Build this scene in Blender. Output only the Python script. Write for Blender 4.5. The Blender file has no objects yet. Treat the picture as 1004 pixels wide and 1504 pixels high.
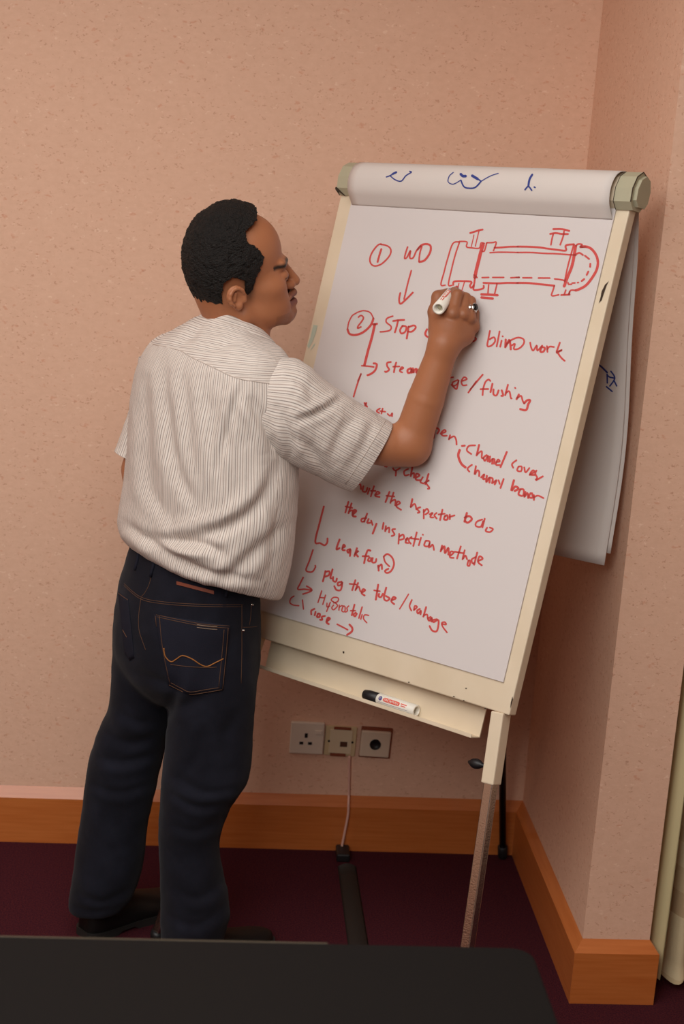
import bpy, math, random
import numpy as np
from mathutils import Vector, Matrix
from mathutils.bvhtree import BVHTree
random.seed(7); RNG = np.random.RandomState(7)
SC = bpy.context.scene; COL = SC.collection

# ---------------------------------------------------------------- camera
FPX = 2300.0; PIT = .2445; YAW = .0888; ROL = .0668
CAM = np.array([0, 0, 1.8322])
_c, _s = math.cos(YAW), math.sin(YAW)
FW = np.array([_s*math.cos(PIT), _c*math.cos(PIT), -math.sin(PIT)])
_R = np.array([_c, -_s, 0.]); _U = np.cross(_R, FW)
RT = math.cos(ROL)*_R + math.sin(ROL)*_U
UP = -math.sin(ROL)*_R + math.cos(ROL)*_U
cd = bpy.data.cameras.new('camera'); cam = bpy.data.objects.new('camera', cd); COL.objects.link(cam)
cd.sensor_fit = 'VERTICAL'; cd.sensor_height = 36; cd.sensor_width = 24
cd.lens = FPX/1504*36; cd.clip_start = .05
M = Matrix.Identity(4)
for i in range(3):
    M[i][0] = RT[i]; M[i][1] = UP[i]; M[i][2] = -FW[i]; M[i][3] = CAM[i]
cam.matrix_world = M; SC.camera = cam
cd.dof.use_dof = True; cd.dof.focus_distance = 3.15; cd.dof.aperture_fstop = 4.5

# ---------------------------------------------------------------- light, exposure
SC.view_settings.view_transform = 'Standard'; SC.view_settings.look = 'None'
SC.view_settings.gamma = 1; SC.view_settings.use_curve_mapping = False
SC.view_settings.exposure = -0.15
w = bpy.data.worlds.new('world'); SC.world = w; w.use_nodes = True
w.node_tree.nodes['Background'].inputs[0].default_value = (1, .9, .8, 1)
w.node_tree.nodes['Background'].inputs[1].default_value = .05
def area(name, loc, target, sx, sy, power, color):
    l = bpy.data.lights.new(name, 'AREA'); l.shape = 'RECTANGLE'; l.size = sx; l.size_y = sy
    l.energy = power; l.color = color
    o = bpy.data.objects.new(name, l); COL.objects.link(o); o.location = loc
    o.rotation_euler = (Vector(target)-Vector(loc)).to_track_quat('-Z', 'Y').to_euler()
    return o
area('bounced_flash', (-.8, -.3, 2.45), (.15, 3.3, .9), 1.2, 1.0, 38, (1, .99, .95))
area('ceiling_light', (-.9, 1.35, 2.70), (-.9, 1.36, 0), 2.8, 2.2, 86, (1, .99, .95))

# ---------------------------------------------------------------- helpers
def px(x, y, Y):
    """point of the ray through photo pixel (x, y) at world depth Y"""
    d = FW + RT*(x-502)/FPX - UP*(y-752)/FPX
    return CAM + d*((Y-CAM[1])/d[1])
def ray(x, y):
    d = FW + RT*(x-502)/FPX - UP*(y-752)/FPX
    return d/np.linalg.norm(d)
def onfloor(x, y, z=0.):
    d = ray(x, y); return CAM + d*((z-CAM[2])/d[2])
def project(P):
    P = np.asarray(P) - CAM; d = P@FW
    return np.stack([502+FPX*(P@RT)/d, 752-FPX*(P@UP)/d], -1)
def nrm(v):
    v = np.asarray(v, float); return v/np.linalg.norm(v)

ORIG = {}
def mesh_obj(name, V, F, mat, parent=None, base=None, smooth=True, uv=None, attrs=None):
    """one mesh object from world-space verts; children live in their root's frame"""
    V = np.asarray(V, float)
    if parent is not None: o0 = ORIG[parent.name]
    elif base is not None: o0 = np.array(base, float)
    else: o0 = np.array([(V[:, 0].min()+V[:, 0].max())/2, (V[:, 1].min()+V[:, 1].max())/2, V[:, 2].min()])
    me = bpy.data.meshes.new(name)
    F = [list(map(int, f)) for f in F] if not isinstance(F, np.ndarray) else F.tolist()
    me.from_pydata((V-o0).tolist(), [], F); me.update()
    if smooth: me.polygons.foreach_set('use_smooth', [True]*len(me.polygons))
    if uv is not None:
        l = me.uv_layers.new(name='UVMap'); idx = np.zeros(len(me.loops), int); me.loops.foreach_get('vertex_index', idx)
        l.data.foreach_set('uv', np.asarray(uv, float)[idx].ravel())
    for k, a in (attrs or {}).items():
        at = me.attributes.new(k, 'FLOAT', 'POINT'); at.data.foreach_set('value', np.asarray(a, float))
    if mat is not None: me.materials.append(mat)
    ob = bpy.data.objects.new(name, me); COL.objects.link(ob)
    if parent is not None: ob.parent = parent
    else: ob.location = o0
    ORIG[ob.name] = o0
    return ob
def thing(name, label, cat, base, group=None):
    o = bpy.data.objects.new(name, None); COL.objects.link(o); o.location = base; o.empty_display_size = .1
    ORIG[o.name] = np.array(base, float); return tag(o, label, cat, group)
def tag(o, label, cat, group=None):
    o['label'] = label; o['category'] = cat
    if group: o['group'] = group
    return o
def struct(o): o['kind'] = 'structure'; return o

class MB:
    def __init__(s): s.V = []; s.F = []; s.n = 0
    def add(s, V, F):
        V = np.asarray(V, float); s.V.append(V); s.F += [[i+s.n for i in f] for f in F]; s.n += len(V); return s
    def out(s): return np.concatenate(s.V), s.F
    def obj(s, name, mat, parent=None, smooth=True, **k):
        V, F = s.out(); return mesh_obj(name, V, F, mat, parent, smooth=smooth, **k)
    # box in a frame: centre c, axes ex, ey, ez, half sizes, bevelled
    def box(s, c, h, ax=None, bev=0.0):
        ax = np.eye(3) if ax is None else np.array([nrm(a) for a in ax])
        import bmesh
        bm = bmesh.new(); bmesh.ops.create_cube(bm, size=2.0)
        for v in bm.verts: v.co = Vector((v.co.x*h[0], v.co.y*h[1], v.co.z*h[2]))
        if bev > 0: bmesh.ops.bevel(bm, geom=bm.edges[:], offset=bev, segments=2, profile=.5, affect='EDGES')
        bm.verts.index_update()
        V = np.array([v.co[:] for v in bm.verts])@ax + np.array(c); F = [[v.index for v in f.verts] for f in bm.faces]
        if np.linalg.det(ax) < 0: F = [f[::-1] for f in F]
        bm.free(); return s.add(V, F)
    def tube(s, P, r, n=8, cap=True):
        P = np.asarray(P, float); m = len(P); r = np.broadcast_to(np.asarray(r, float), (m,))
        T = np.gradient(P, axis=0); T /= np.linalg.norm(T, axis=1)[:, None]+1e-12
        a = np.array([0, 0, 1.]) if abs(T[0, 2]) < .9 else np.array([1., 0, 0])
        X = nrm(np.cross(T[0], a)); V = []
        for i in range(m):
            X = nrm(X-T[i]*(X@T[i])); Y = np.cross(T[i], X)
            for j in range(n):
                t = 2*math.pi*j/n; V.append(P[i]+r[i]*(math.cos(t)*X+math.sin(t)*Y))
        F = [[i*n+j, i*n+(j+1) % n, (i+1)*n+(j+1) % n, (i+1)*n+j] for i in range(m-1) for j in range(n)]
        if cap: F += [list(range(n))[::-1], [(m-1)*n+j for j in range(n)]]
        return s.add(V, F)
    def lathe(s, c, axis, prof, n=24):
        """prof: list of (radius, height along axis)"""
        axis = nrm(axis); X = nrm(np.cross(axis, [0.31, .2, .93])); Y = np.cross(axis, X); c = np.array(c, float)
        V = []
        for r, h in prof:
            for j in range(n):
                t = 2*math.pi*j/n; V.append(c+axis*h+r*(math.cos(t)*X+math.sin(t)*Y))
        m = len(prof)
        F = [[i*n+j, i*n+(j+1) % n, (i+1)*n+(j+1) % n, (i+1)*n+j] for i in range(m-1) for j in range(n)]
        F += [list(range(n))[::-1], [(m-1)*n+j for j in range(n)]]
        return s.add(V, F)
    def prism(s, prof, c, ex, ey, ez, z0, z1):
        """profile polygon in (ex, ey) swept along ez from z0 to z1 (each may be per-point)"""
        n = len(prof); c = np.array(c, float); z0 = np.broadcast_to(z0, (n,)); z1 = np.broadcast_to(z1, (n,))
        V = [c+p[0]*ex+p[1]*ey+z0[i]*ez for i, p in enumerate(prof)]+[c+p[0]*ex+p[1]*ey+z1[i]*ez for i, p in enumerate(prof)]
        F = [[i, (i+1) % n, n+(i+1) % n, n+i] for i in range(n)]+[list(range(n))[::-1], [n+i for i in range(n)]]
        return s.add(V, F)

def catmull(P, n):
    """resample rows of P (m, ...) to n rows"""
    P = np.asarray(P, float); m = len(P); out = []
    for t in np.linspace(0, m-1, n):
        i = min(int(t), m-2); f = t-i
        p0, p1, p2, p3 = P[max(i-1, 0)], P[i], P[i+1], P[min(i+2, m-1)]
        out.append(.5*((2*p1)+(-p0+p2)*f+(2*p0-5*p1+4*p2-p3)*f*f+(-p0+3*p1-3*p2+p3)*f**3))
    return np.array(out)
def gridfaces(m, n, closed=True):
    k = n if closed else n-1
    return [[i*n+j, i*n+(j+1) % n, (i+1)*n+(j+1) % n, (i+1)*n+j] for i in range(m-1) for j in range(k)]
def gridnormals(G, closed=True):
    du = np.roll(G, -1, 1)-np.roll(G, 1, 1)
    if not closed: du = np.gradient(G, axis=1)
    dv = np.gradient(G, axis=0); N = np.cross(du, dv); return N/(np.linalg.norm(N, axis=-1, keepdims=True)+1e-12)
def vnoise(P, f, seed=0):
    """cheap smooth noise, sum of rotated sines"""
    r = np.random.RandomState(seed); P = np.asarray(P)*f; o = np.zeros(P.shape[:-1])
    for k in range(6):
        d = r.randn(3); d /= np.linalg.norm(d); o += np.sin(P@d*(1+.35*k)+r.rand()*6.28+1.7*np.sin(P@r.randn(3)*.7))
    return o/6

# ---------------------------------------------------------------- materials
def mat(name, col, rough=.6, metal=0., spec=.4, bump=None, var=None, coat=0., sheen=0.):
    m = bpy.data.materials.new(name); m.use_nodes = True; nt = m.node_tree; b = nt.nodes['Principled BSDF']
    b.inputs['Base Color'].default_value = (*col, 1); b.inputs['Roughness'].default_value = rough
    b.inputs['Metallic'].default_value = metal; b.inputs['Specular IOR Level'].default_value = spec
    b.inputs['Coat Weight'].default_value = coat; b.inputs['Sheen Weight'].default_value = sheen
    tc = nt.nodes.new('ShaderNodeTexCoord'); m['n'] = 0
    def noise(scale, detail=3):
        n = nt.nodes.new('ShaderNodeTexNoise'); n.inputs['Scale'].default_value = scale; n.inputs['Detail'].default_value = detail
        nt.links.new(tc.outputs['Object'], n.inputs['Vector']); return n
    if var:   # (scale, other colour, low, high)
        n = noise(var[0]); r = nt.nodes.new('ShaderNodeMapRange')
        r.inputs['From Min'].default_value = var[2]; r.inputs['From Max'].default_value = var[3]
        nt.links.new(n.outputs['Fac'], r.inputs['Value'])
        x = nt.nodes.new('ShaderNodeMix'); x.data_type = 'RGBA'
        x.inputs['A'].default_value = (*col, 1); x.inputs['B'].default_value = (*var[1], 1)
        nt.links.new(r.outputs['Result'], x.inputs['Factor']); nt.links.new(x.outputs['Result'], b.inputs['Base Color'])
    if bump:  # (scale, strength, distance)
        n = noise(bump[0], 4); u = nt.nodes.new('ShaderNodeBump'); u.inputs['Strength'].default_value = bump[1]
        u.inputs['Distance'].default_value = bump[2]
        nt.links.new(n.outputs['Fac'], u.inputs['Height']); nt.links.new(u.outputs['Normal'], b.inputs['Normal'])
    return m
def srgb(r, g, b):
    return tuple(((c/255)/12.92 if c/255 <= .04045 else ((c/255+.055)/1.055)**2.4) for c in (r, g, b))

def wallpaper():
    m = mat('speckled_wallpaper', srgb(206, 172, 150), .75, spec=.2); nt = m.node_tree; b = nt.nodes['Principled BSDF']
    tc = nt.nodes.new('ShaderNodeTexCoord')
    mp = nt.nodes.new('ShaderNodeMapping'); mp.inputs['Scale'].default_value = (1, 1, 1.6); nt.links.new(tc.outputs['Object'], mp.inputs['Vector'])
    def vor(scale, lo, hi, thr):
        v = nt.nodes.new('ShaderNodeTexVoronoi'); v.inputs['Scale'].default_value = scale; v.inputs['Randomness'].default_value = 1
        nz = nt.nodes.new('ShaderNodeTexNoise'); nz.inputs['Scale'].default_value = scale*1.3; nz.inputs['Detail'].default_value = 3
        nt.links.new(mp.outputs['Vector'], nz.inputs['Vector'])
        ad = nt.nodes.new('ShaderNodeMix'); ad.data_type = 'VECTOR'; ad.inputs['Factor'].default_value = .035
        nt.links.new(mp.outputs['Vector'], ad.inputs['A']); nt.links.new(nz.outputs['Color'], ad.inputs['B'])
        nt.links.new(ad.outputs['Result'], v.inputs['Vector'])
        r = nt.nodes.new('ShaderNodeMapRange'); r.inputs['From Min'].default_value = lo; r.inputs['From Max'].default_value = hi
        r.inputs['To Min'].default_value = 1; r.inputs['To Max'].default_value = 0
        nt.links.new(v.outputs['Distance'], r.inputs['Value'])
        c = nt.nodes.new('ShaderNodeSeparateColor'); nt.links.new(v.outputs['Color'], c.inputs['Color'])
        g = nt.nodes.new('ShaderNodeMath'); g.operation = 'GREATER_THAN'; g.inputs[1].default_value = thr; nt.links.new(c.outputs['Red'], g.inputs[0])
        k = nt.nodes.new('ShaderNodeMath'); k.operation = 'MULTIPLY'; nt.links.new(r.outputs['Result'], k.inputs[0]); nt.links.new(g.outputs[0], k.inputs[1])
        return k
    def mix(a, fac, colr, amt):
        s = nt.nodes.new('ShaderNodeMath'); s.operation = 'MULTIPLY'; s.inputs[1].default_value = amt; nt.links.new(fac, s.inputs[0])
        x = nt.nodes.new('ShaderNodeMix'); x.data_type = 'RGBA'; nt.links.new(s.outputs[0], x.inputs['Factor'])
        if isinstance(a, tuple): x.inputs['A'].default_value = (*a, 1)
        else: nt.links.new(a, x.inputs['A'])
        x.inputs['B'].default_value = (*colr, 1); return x.outputs['Result']
    n1 = nt.nodes.new('ShaderNodeTexNoise'); n1.inputs['Scale'].default_value = 55; n1.inputs['Detail'].default_value = 6; n1.inputs['Roughness'].default_value = .7
    nt.links.new(mp.outputs['Vector'], n1.inputs['Vector'])
    col = mix(srgb(236, 195, 170), n1.outputs['Fac'], srgb(212, 168, 141), .8)
    col = mix(col, vor(75, .12, .34, .62).outputs[0], srgb(178, 118, 92), .5)
    col = mix(col, vor(42, .10, .26, .70).outputs[0], srgb(206, 132, 102), .42)
    col = mix(col, vor(60, .12, .3, .8).outputs[0], srgb(246, 214, 190), .5)
    nt.links.new(col, b.inputs['Base Color'])
    u = nt.nodes.new('ShaderNodeBump'); u.inputs['Strength'].default_value = .35; u.inputs['Distance'].default_value = .002
    nt.links.new(n1.outputs['Fac'], u.inputs['Height']); nt.links.new(u.outputs['Normal'], b.inputs['Normal'])
    return m
def wood():
    m = mat('orange_stained_wood', srgb(170, 96, 48), .35, spec=.5, coat=.4); nt = m.node_tree; b = nt.nodes['Principled BSDF']
    tc = nt.nodes.new('ShaderNodeTexCoord'); mp = nt.nodes.new('ShaderNodeMapping'); mp.inputs['Scale'].default_value = (3, 3, 60)
    nt.links.new(tc.outputs['Object'], mp.inputs['Vector'])
    n = nt.nodes.new('ShaderNodeTexNoise'); n.inputs['Scale'].default_value = 2.0; n.inputs['Detail'].default_value = 6; nt.links.new(mp.outputs['Vector'], n.inputs['Vector'])
    r = nt.nodes.new('ShaderNodeValToRGB'); r.color_ramp.elements[0].position = .3; r.color_ramp.elements[1].position = .75
    r.color_ramp.elements[0].color = (*srgb(184, 100, 44), 1); r.color_ramp.elements[1].color = (*srgb(200, 118, 60), 1)
    nt.links.new(n.outputs['Fac'], r.inputs['Fac']); nt.links.new(r.outputs['Color'], b.inputs['Base Color'])
    return m
def striped_cloth():
    """off-white shirting, stripes follow UV u on the body and v on the yoke (attribute 'yoke')"""
    m = mat('striped_shirting', srgb(226, 216, 206), .85, spec=.15, sheen=.1); nt = m.node_tree; b = nt.nodes['Principled BSDF']
    uv = nt.nodes.new('ShaderNodeUVMap'); sp = nt.nodes.new('ShaderNodeSeparateXYZ'); nt.links.new(uv.outputs['UV'], sp.inputs[0])
    at = nt.nodes.new('ShaderNodeAttribute'); at.attribute_name = 'yoke'
    gt = nt.nodes.new('ShaderNodeMath'); gt.operation = 'GREATER_THAN'; gt.inputs[1].default_value = 0.; nt.links.new(at.outputs['Fac'], gt.inputs[0])
    mx = nt.nodes.new('ShaderNodeMix'); mx.data_type = 'FLOAT'; nt.links.new(gt.outputs[0], mx.inputs['Factor'])
    nt.links.new(sp.outputs['X'], mx.inputs['A']); nt.links.new(sp.outputs['Y'], mx.inputs['B'])
    def frac(per):
        d = nt.nodes.new('ShaderNodeMath'); d.operation = 'DIVIDE'; d.inputs[1].default_value = per; nt.links.new(mx.outputs['Result'], d.inputs[0])
        f = nt.nodes.new('ShaderNodeMath'); f.operation = 'FRACT'; nt.links.new(d.outputs[0], f.inputs[0]); return f
    rp = nt.nodes.new('ShaderNodeValToRGB'); cr = rp.color_ramp; cr.interpolation = 'CONSTANT'
    base = srgb(216, 206, 198); dk = srgb(150, 139, 133); md = srgb(180, 165, 156); lt = srgb(198, 186, 177)
    cr.elements[0].position = 0; cr.elements[0].color = (*base, 1); cr.elements[1].position = .08; cr.elements[1].color = (*dk, 1)
    for p, c in ((.16, base), (.30, md), (.40, base), (.50, lt), (.58, base), (.64, dk), (.71, base), (.82, md), (.92, base)):
        e = cr.elements.new(p); e.color = (*c, 1)
    f = frac(.0215); nt.links.new(f.outputs[0], rp.inputs['Fac']); nt.links.new(rp.outputs['Color'], b.inputs['Base Color'])
    tc = nt.nodes.new('ShaderNodeTexCoord'); mp = nt.nodes.new('ShaderNodeMapping'); mp.inputs['Scale'].default_value = (1, 1, .45)
    nt.links.new(tc.outputs['Object'], mp.inputs['Vector'])
    n = nt.nodes.new('ShaderNodeTexNoise'); n.inputs['Scale'].default_value = 26; n.inputs['Detail'].default_value = 3; n.inputs['Distortion'].default_value = .6
    nt.links.new(mp.outputs['Vector'], n.inputs['Vector'])
    u = nt.nodes.new('ShaderNodeBump'); u.inputs['Strength'].default_value = .5; u.inputs['Distance'].default_value = .008
    nt.links.new(n.outputs['Fac'], u.inputs['Height']); nt.links.new(u.outputs['Normal'], b.inputs['Normal'])
    return m
def skin():
    m = mat('brown_skin', srgb(150, 96, 66), .48, spec=.4, bump=(160, .12, .002)); nt = m.node_tree; b = nt.nodes['Principled BSDF']
    b.inputs['Subsurface Weight'].default_value = .12; b.inputs['Subsurface Radius'].default_value = (.01, .004, .002)
    def mixa(a, attr, colr):
        t = nt.nodes.new('ShaderNodeAttribute'); t.attribute_name = attr
        x = nt.nodes.new('ShaderNodeMix'); x.data_type = 'RGBA'; nt.links.new(t.outputs['Fac'], x.inputs['Factor'])
        if isinstance(a, tuple): x.inputs['A'].default_value = (*a, 1)
        else: nt.links.new(a, x.inputs['A'])
        x.inputs['B'].default_value = (*colr, 1); return x.outputs['Result']
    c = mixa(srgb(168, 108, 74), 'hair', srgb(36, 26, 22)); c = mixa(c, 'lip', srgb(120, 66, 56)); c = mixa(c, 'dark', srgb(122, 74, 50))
    nt.links.new(c, b.inputs['Base Color']); return m
M_WALL = wallpaper(); M_WOOD = wood(); M_SHIRT = striped_cloth(); M_SKIN = skin()
M_CARPET = mat('maroon_carpet', srgb(80, 35, 40), .95, spec=.03, bump=(420, .8, .004), var=(260, srgb(60, 28, 38), .4, .62))
M_CEIL = mat('white_ceiling', srgb(225, 215, 205), .9)
M_CREAM = mat('cream_painted_metal', srgb(224, 207, 182), .5, spec=.35, var=(9, srgb(217, 199, 172), .35, .7))
M_CAP = mat('greyish_green_plastic', srgb(178, 172, 146), .55)
M_CHIP = mat('dark_worn_edge', srgb(60, 44, 32), .8)
M_CHROME = mat('scuffed_chrome', (.55, .52, .48), .22, metal=1., bump=(300, .3, .001))
M_STEEL = mat('dark_steel', srgb(40, 38, 42), .4, metal=.6)
M_PAPER = mat('white_paper', srgb(214, 206, 204), .8, spec=.15)
M_PAGES = mat('thin_white_paper', srgb(228, 219, 213), .8, spec=.15)
_nt = M_PAGES.node_tree; _o = [n for n in _nt.nodes if n.type == 'OUTPUT_MATERIAL'][0]
_tl = _nt.nodes.new('ShaderNodeBsdfTranslucent'); _tl.inputs[0].default_value = (*srgb(224, 216, 214), 1)
_mx = _nt.nodes.new('ShaderNodeMixShader'); _mx.inputs[0].default_value = .10
_nt.links.new(_nt.nodes['Principled BSDF'].outputs[0], _mx.inputs[1]); _nt.links.new(_tl.outputs[0], _mx.inputs[2]); _nt.links.new(_mx.outputs[0], _o.inputs[0])
M_RED = mat('red_marker_ink', srgb(206, 78, 74), .7)
M_BLUE = mat('blue_marker_ink', srgb(52, 66, 140), .7)
M_BLACK = mat('black_plastic', srgb(28, 26, 28), .45)
M_TABLE = mat('black_tabletop', srgb(24, 21, 20), .85, spec=.08, bump=(300, .2, .001))
M_TAN = mat('tan_edging', srgb(66, 56, 42), .6)
M_JEAN = mat('dark_indigo_denim', srgb(23, 23, 31), .9, spec=.10, bump=(500, .4, .001), var=(14, srgb(31, 32, 42), .45, .75), sheen=.05)
M_JEAN2 = mat('indigo_pocket_denim', srgb(31, 31, 41), .9, spec=.12, bump=(500, .4, .001))
M_STITCH = mat('rust_thread', srgb(88, 58, 38), .8)
M_STITCH2 = mat('orange_thread', srgb(150, 94, 42), .8)
M_LEATHER = mat('red_brown_leather', srgb(120, 58, 38), .6)
M_SHOE = mat('black_leather', srgb(18, 17, 17), .5, spec=.35)
M_SOLE = mat('dark_rubber', srgb(32, 30, 29), .7)
M_HAIR = mat('black_hair', srgb(22, 18, 16), .6, spec=.3, bump=(380, 1., .005))
M_BELT = mat('black_brown_belt_leather', srgb(36, 25, 21), .5)
M_PLASTIC = mat('white_plastic', srgb(222, 208, 192), .4)
M_BEIGE = mat('beige_plastic', srgb(206, 184, 144), .5)
M_RUST = mat('rust_brown_paint', srgb(130, 66, 42), .7)
M_SILVER = mat('silver', (.8, .78, .74), .18, metal=1.)
M_ONYX = mat('black_stone', srgb(14, 13, 14), .1, spec=.6)
M_INKBLUE = mat('blue_print', srgb(66, 62, 130), .6)
M_LABEL = mat('red_print', srgb(226, 84, 70), .5)
M_WHITE = mat('marker_white', srgb(236, 230, 218), .4)
M_EYE = mat('eye_white', srgb(214, 204, 194), .2)
M_IRIS = mat('dark_iris', srgb(24, 16, 12), .15)
# ---------------------------------------------------------------- room
D = 3.7253; X1 = .8541; X2 = 1.0025; YN = D-.7056; HB = .1467; HF = .1219; TB = .0195; ZC = 2.72
def quadbox(name, x0, x1, y0, y1, z0, z1, m):
    b = MB(); b.box(((x0+x1)/2, (y0+y1)/2, (z0+z1)/2), ((x1-x0)/2, (y1-y0)/2, (z1-z0)/2))
    return struct(b.obj(name, m, smooth=False))
quadbox('floor', -3.3, 2.5, -5.1, D+.1, -.1, 0, M_CARPET)
quadbox('ceiling', -3.3, 2.5, -5.1, D+.1, ZC, ZC+.1, M_CEIL)
quadbox('wall_back', -3.3, 2.5, D, D+.1, 0, ZC, M_WALL)
quadbox('wall_left', -3.3, -3.2, -5.1, D, 0, ZC, M_WALL)
quadbox('wall_right', 2.4, 2.5, -5.1, D, 0, ZC, M_WALL)
quadbox('wall_front', -3.2, 2.4, -5.1, -5.0, 0, ZC, M_WALL)
quadbox('wall_pier', X1, X2, YN, D, 0, ZC, M_WALL)
def skirt(name, path):
    """skirting swept along a wall line; path: (wall x, wall y, outward x, outward y) with mitres"""
    V = []; F = []
    for (x, y, ox, oy) in path:
        for (t, z) in ((0, 0), (1, 0), (1, HF), (0, HB)):
            V.append((x+ox*TB*t, y+oy*TB*t, z))
    n = len(path)
    for i in range(n-1):
        for j in range(4): F.append([i*4+j, (i+1)*4+j, (i+1)*4+(j+1) % 4, i*4+(j+1) % 4])
    F += [[0, 1, 2, 3], [(n-1)*4+k for k in (3, 2, 1, 0)]]
    return struct(mesh_obj(name, V, F, M_WOOD, smooth=False))
skirt('baseboard_back', [(-3.2, D, 0, -1), (X1, D, -1, -1)])
skirt('baseboard_right', [(X1, D, -1, -1), (X1, YN, -1, -1)])
skirt('baseboard_pier', [(X1, YN, -1, -1), (X2, YN, 1, -1)])
skirt('baseboard_recess', [(X2, YN, 1, -1), (X2, D, 1, -1)])
skirt('baseboard_left', [(-3.2, -5.0, 1, 0), (-3.2, D-TB, 1, 0)])

# ---------------------------------------------------------------- flip chart: frame of the board
def _pose():
    q = [ray(*a)/1 for a in ((516.4, 297), (903, 318.5), (740.3, 1002), (379.5, 895))]
    s = np.linalg.solve(np.stack([-q[1], q[2], -q[3]], 1), -q[0])
    P = np.array([q[0], q[1]*s[0], q[2]*s[1], q[3]*s[2]]); P *= .67/np.linalg.norm(P[1]-P[0])
    P = CAM+P
    w = nrm(P[1]-P[0]+P[2]-P[3]); h = nrm(P[3]-P[0]+P[2]-P[1])
    return P.mean(0), w, h, nrm(np.cross(w, h))
BO, BW, BH, BN = _pose()          # centre of the sheet, right, down, away from the viewer
def onboard(x, y, n=0.):
    d = ray(x, y); t = ((BO+BN*n-CAM)@BN)/(d@BN); return CAM+d*t
def buv(x, y, n=0.):
    p = onboard(x, y, n)-BO; k = BW@BH; a, b_ = p@BW, p@BH; return np.array([(a-k*b_)/(1-k*k), (b_-k*a)/(1-k*k)])
def bp(u, v, n=0.): return BO+BW*u+BH*v+BN*n
PU, PV = .334, .4575              # half size of the sheet
FL, FR_ = buv(498, 294)[0]-.004, (buv(922, 314)[0]+buv(747, 1051)[0])/2
FL = (FL+buv(446, 530)[0])/2
FB = buv(747, 1051)[1]; FT = -PV-.035
easel = thing('flip_chart_easel', 'cream metal flip chart easel with a marker tray, standing in the corner of the room', 'easel', (BO[0], BO[1], 0))
b = MB()
b.box(bp((FL+FR_)/2, (FT+FB)/2, .013), ((FR_-FL)/2, (FB-FT)/2, .012), (BW, BH, BN), .0025)
b.obj('board', M_CREAM, easel, smooth=False)
# paint chips and stains on the frame
def patch(mb, pts, n=-.0009):
    V = [onboard(x, y, n+.001) for x, y in pts]+[onboard(x, y, n+.0021) for x, y in pts]; k = len(pts)
    F = [list(range(k)), [k+i for i in range(k)][::-1]]+[[i, k+i, k+(i+1) % k, (i+1) % k] for i in range(k)]
    mb.add(V, F)
chips = []
def chip(pts): 
    b = MB(); patch(b, pts); b.obj('paint_chip', M_CHIP, easel, smooth=False)
chip([(893.5, 413), (890, 420), (886, 432), (883, 441), (879, 445), (881.5, 436), (883, 428), (888, 418)])
chip([(503, 956), (505.5, 957), (505, 960), (503, 959)])
chip([(752, 1023), (753, 1027), (750.5, 1036), (749, 1040), (749.6, 1032)])
for x, y in ((666, 1023), (680.5, 1029), (712, 1040.5), (684, 1011), (600, 1002)):
    chip([(x-1.2, y-.6), (x+1, y-.8), (x+1.3, y+.7), (x-.8, y+.9)])
M_SMUDGE = mat('teal_smudge', srgb(186, 196, 178), .6)
b = MB()
patch(b, [(460, 477), (466, 478), (463, 490), (458, 503), (453, 512), (451, 508), (456, 494)])
b.obj('paint_smudge', M_SMUDGE, easel, smooth=False); b = MB()
patch(b, [(455, 515), (459, 508), (462, 504), (462, 507), (457, 513)])
b.obj('paint_smudge', M_SMUDGE, easel, smooth=False)
# clamp across the top
VC = -PV-.045                      # axis height of the clamp on the board
oct_ = [(p_*.70-.006, q_) for p_, q_ in [(.034, -.012), (.034, .014), (.022, .028), (-.012, .030), (-.032, .018), (-.036, -.006), (-.026, -.028), (-.004, -.040), (.020, -.034)]]
CL, CR = buv(494, 272, -.02)[0], buv(926, 285, -.02)[0]
b = MB(); b.prism([(p[0]+.004, p[1]) for p in oct_], bp(0, VC, .008), BN, BH, BW, CL+.03, CR-.03); b.obj('clamp_bar', M_CREAM, easel, smooth=False)
b = MB()
sc = 1.06
b.prism([(p[0]*sc+.004, p[1]*sc) for p in oct_], bp(0, VC, .008), BN, BH, BW, CL, CL+.034)
b.obj('end_cap', M_CAP, easel, smooth=False)
b = MB()
b.prism([(p[0]*sc+.004, p[1]*sc) for p in oct_], bp(0, VC, .008), BN, BH, BW, CR-.036, CR+.002)
ec = b.obj('end_cap', M_CAP, easel, smooth=False)
b = MB()
b.prism([(p[0]*.9+.004, p[1]*.86-.001) for p in oct_], bp(0, VC, .010), BN, BH, BW, CR+.002, CR+.010)
b.obj('end_plug', M_CAP, ec, smooth=False)
b = MB()   # worn dark edges of the caps
P = [bp(CR+.002, VC+p[1]*sc, .008+p[0]*sc+.004) for p in oct_]
b.tube([P[4], P[5], P[6], P[7], P[8], P[0]], .0011, 5); b.obj('worn_edge', M_CHIP, ec, smooth=False); b = MB(); b.tube([bp(CR-.036, VC+p[1]*sc, .008+p[0]*sc+.004) for p in (oct_[3], oct_[4], oct_[5], oct_[6], oct_[7])], .0009, 5); b.obj('worn_edge', M_CHIP, ec, smooth=False); b = MB()
b.tube([bp(CL, VC+oct_[3][1]*sc, .012+oct_[3][0]*sc), bp(CL, VC+oct_[4][1]*sc+.002, .012+oct_[4][0]*sc-.001), bp(CL+.016, VC+oct_[3][1]*sc+.001, .012+oct_[3][0]*sc)], [.001, .0035, .001], 6)
b.obj('worn_edge', M_CHIP, ec, smooth=False)
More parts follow.
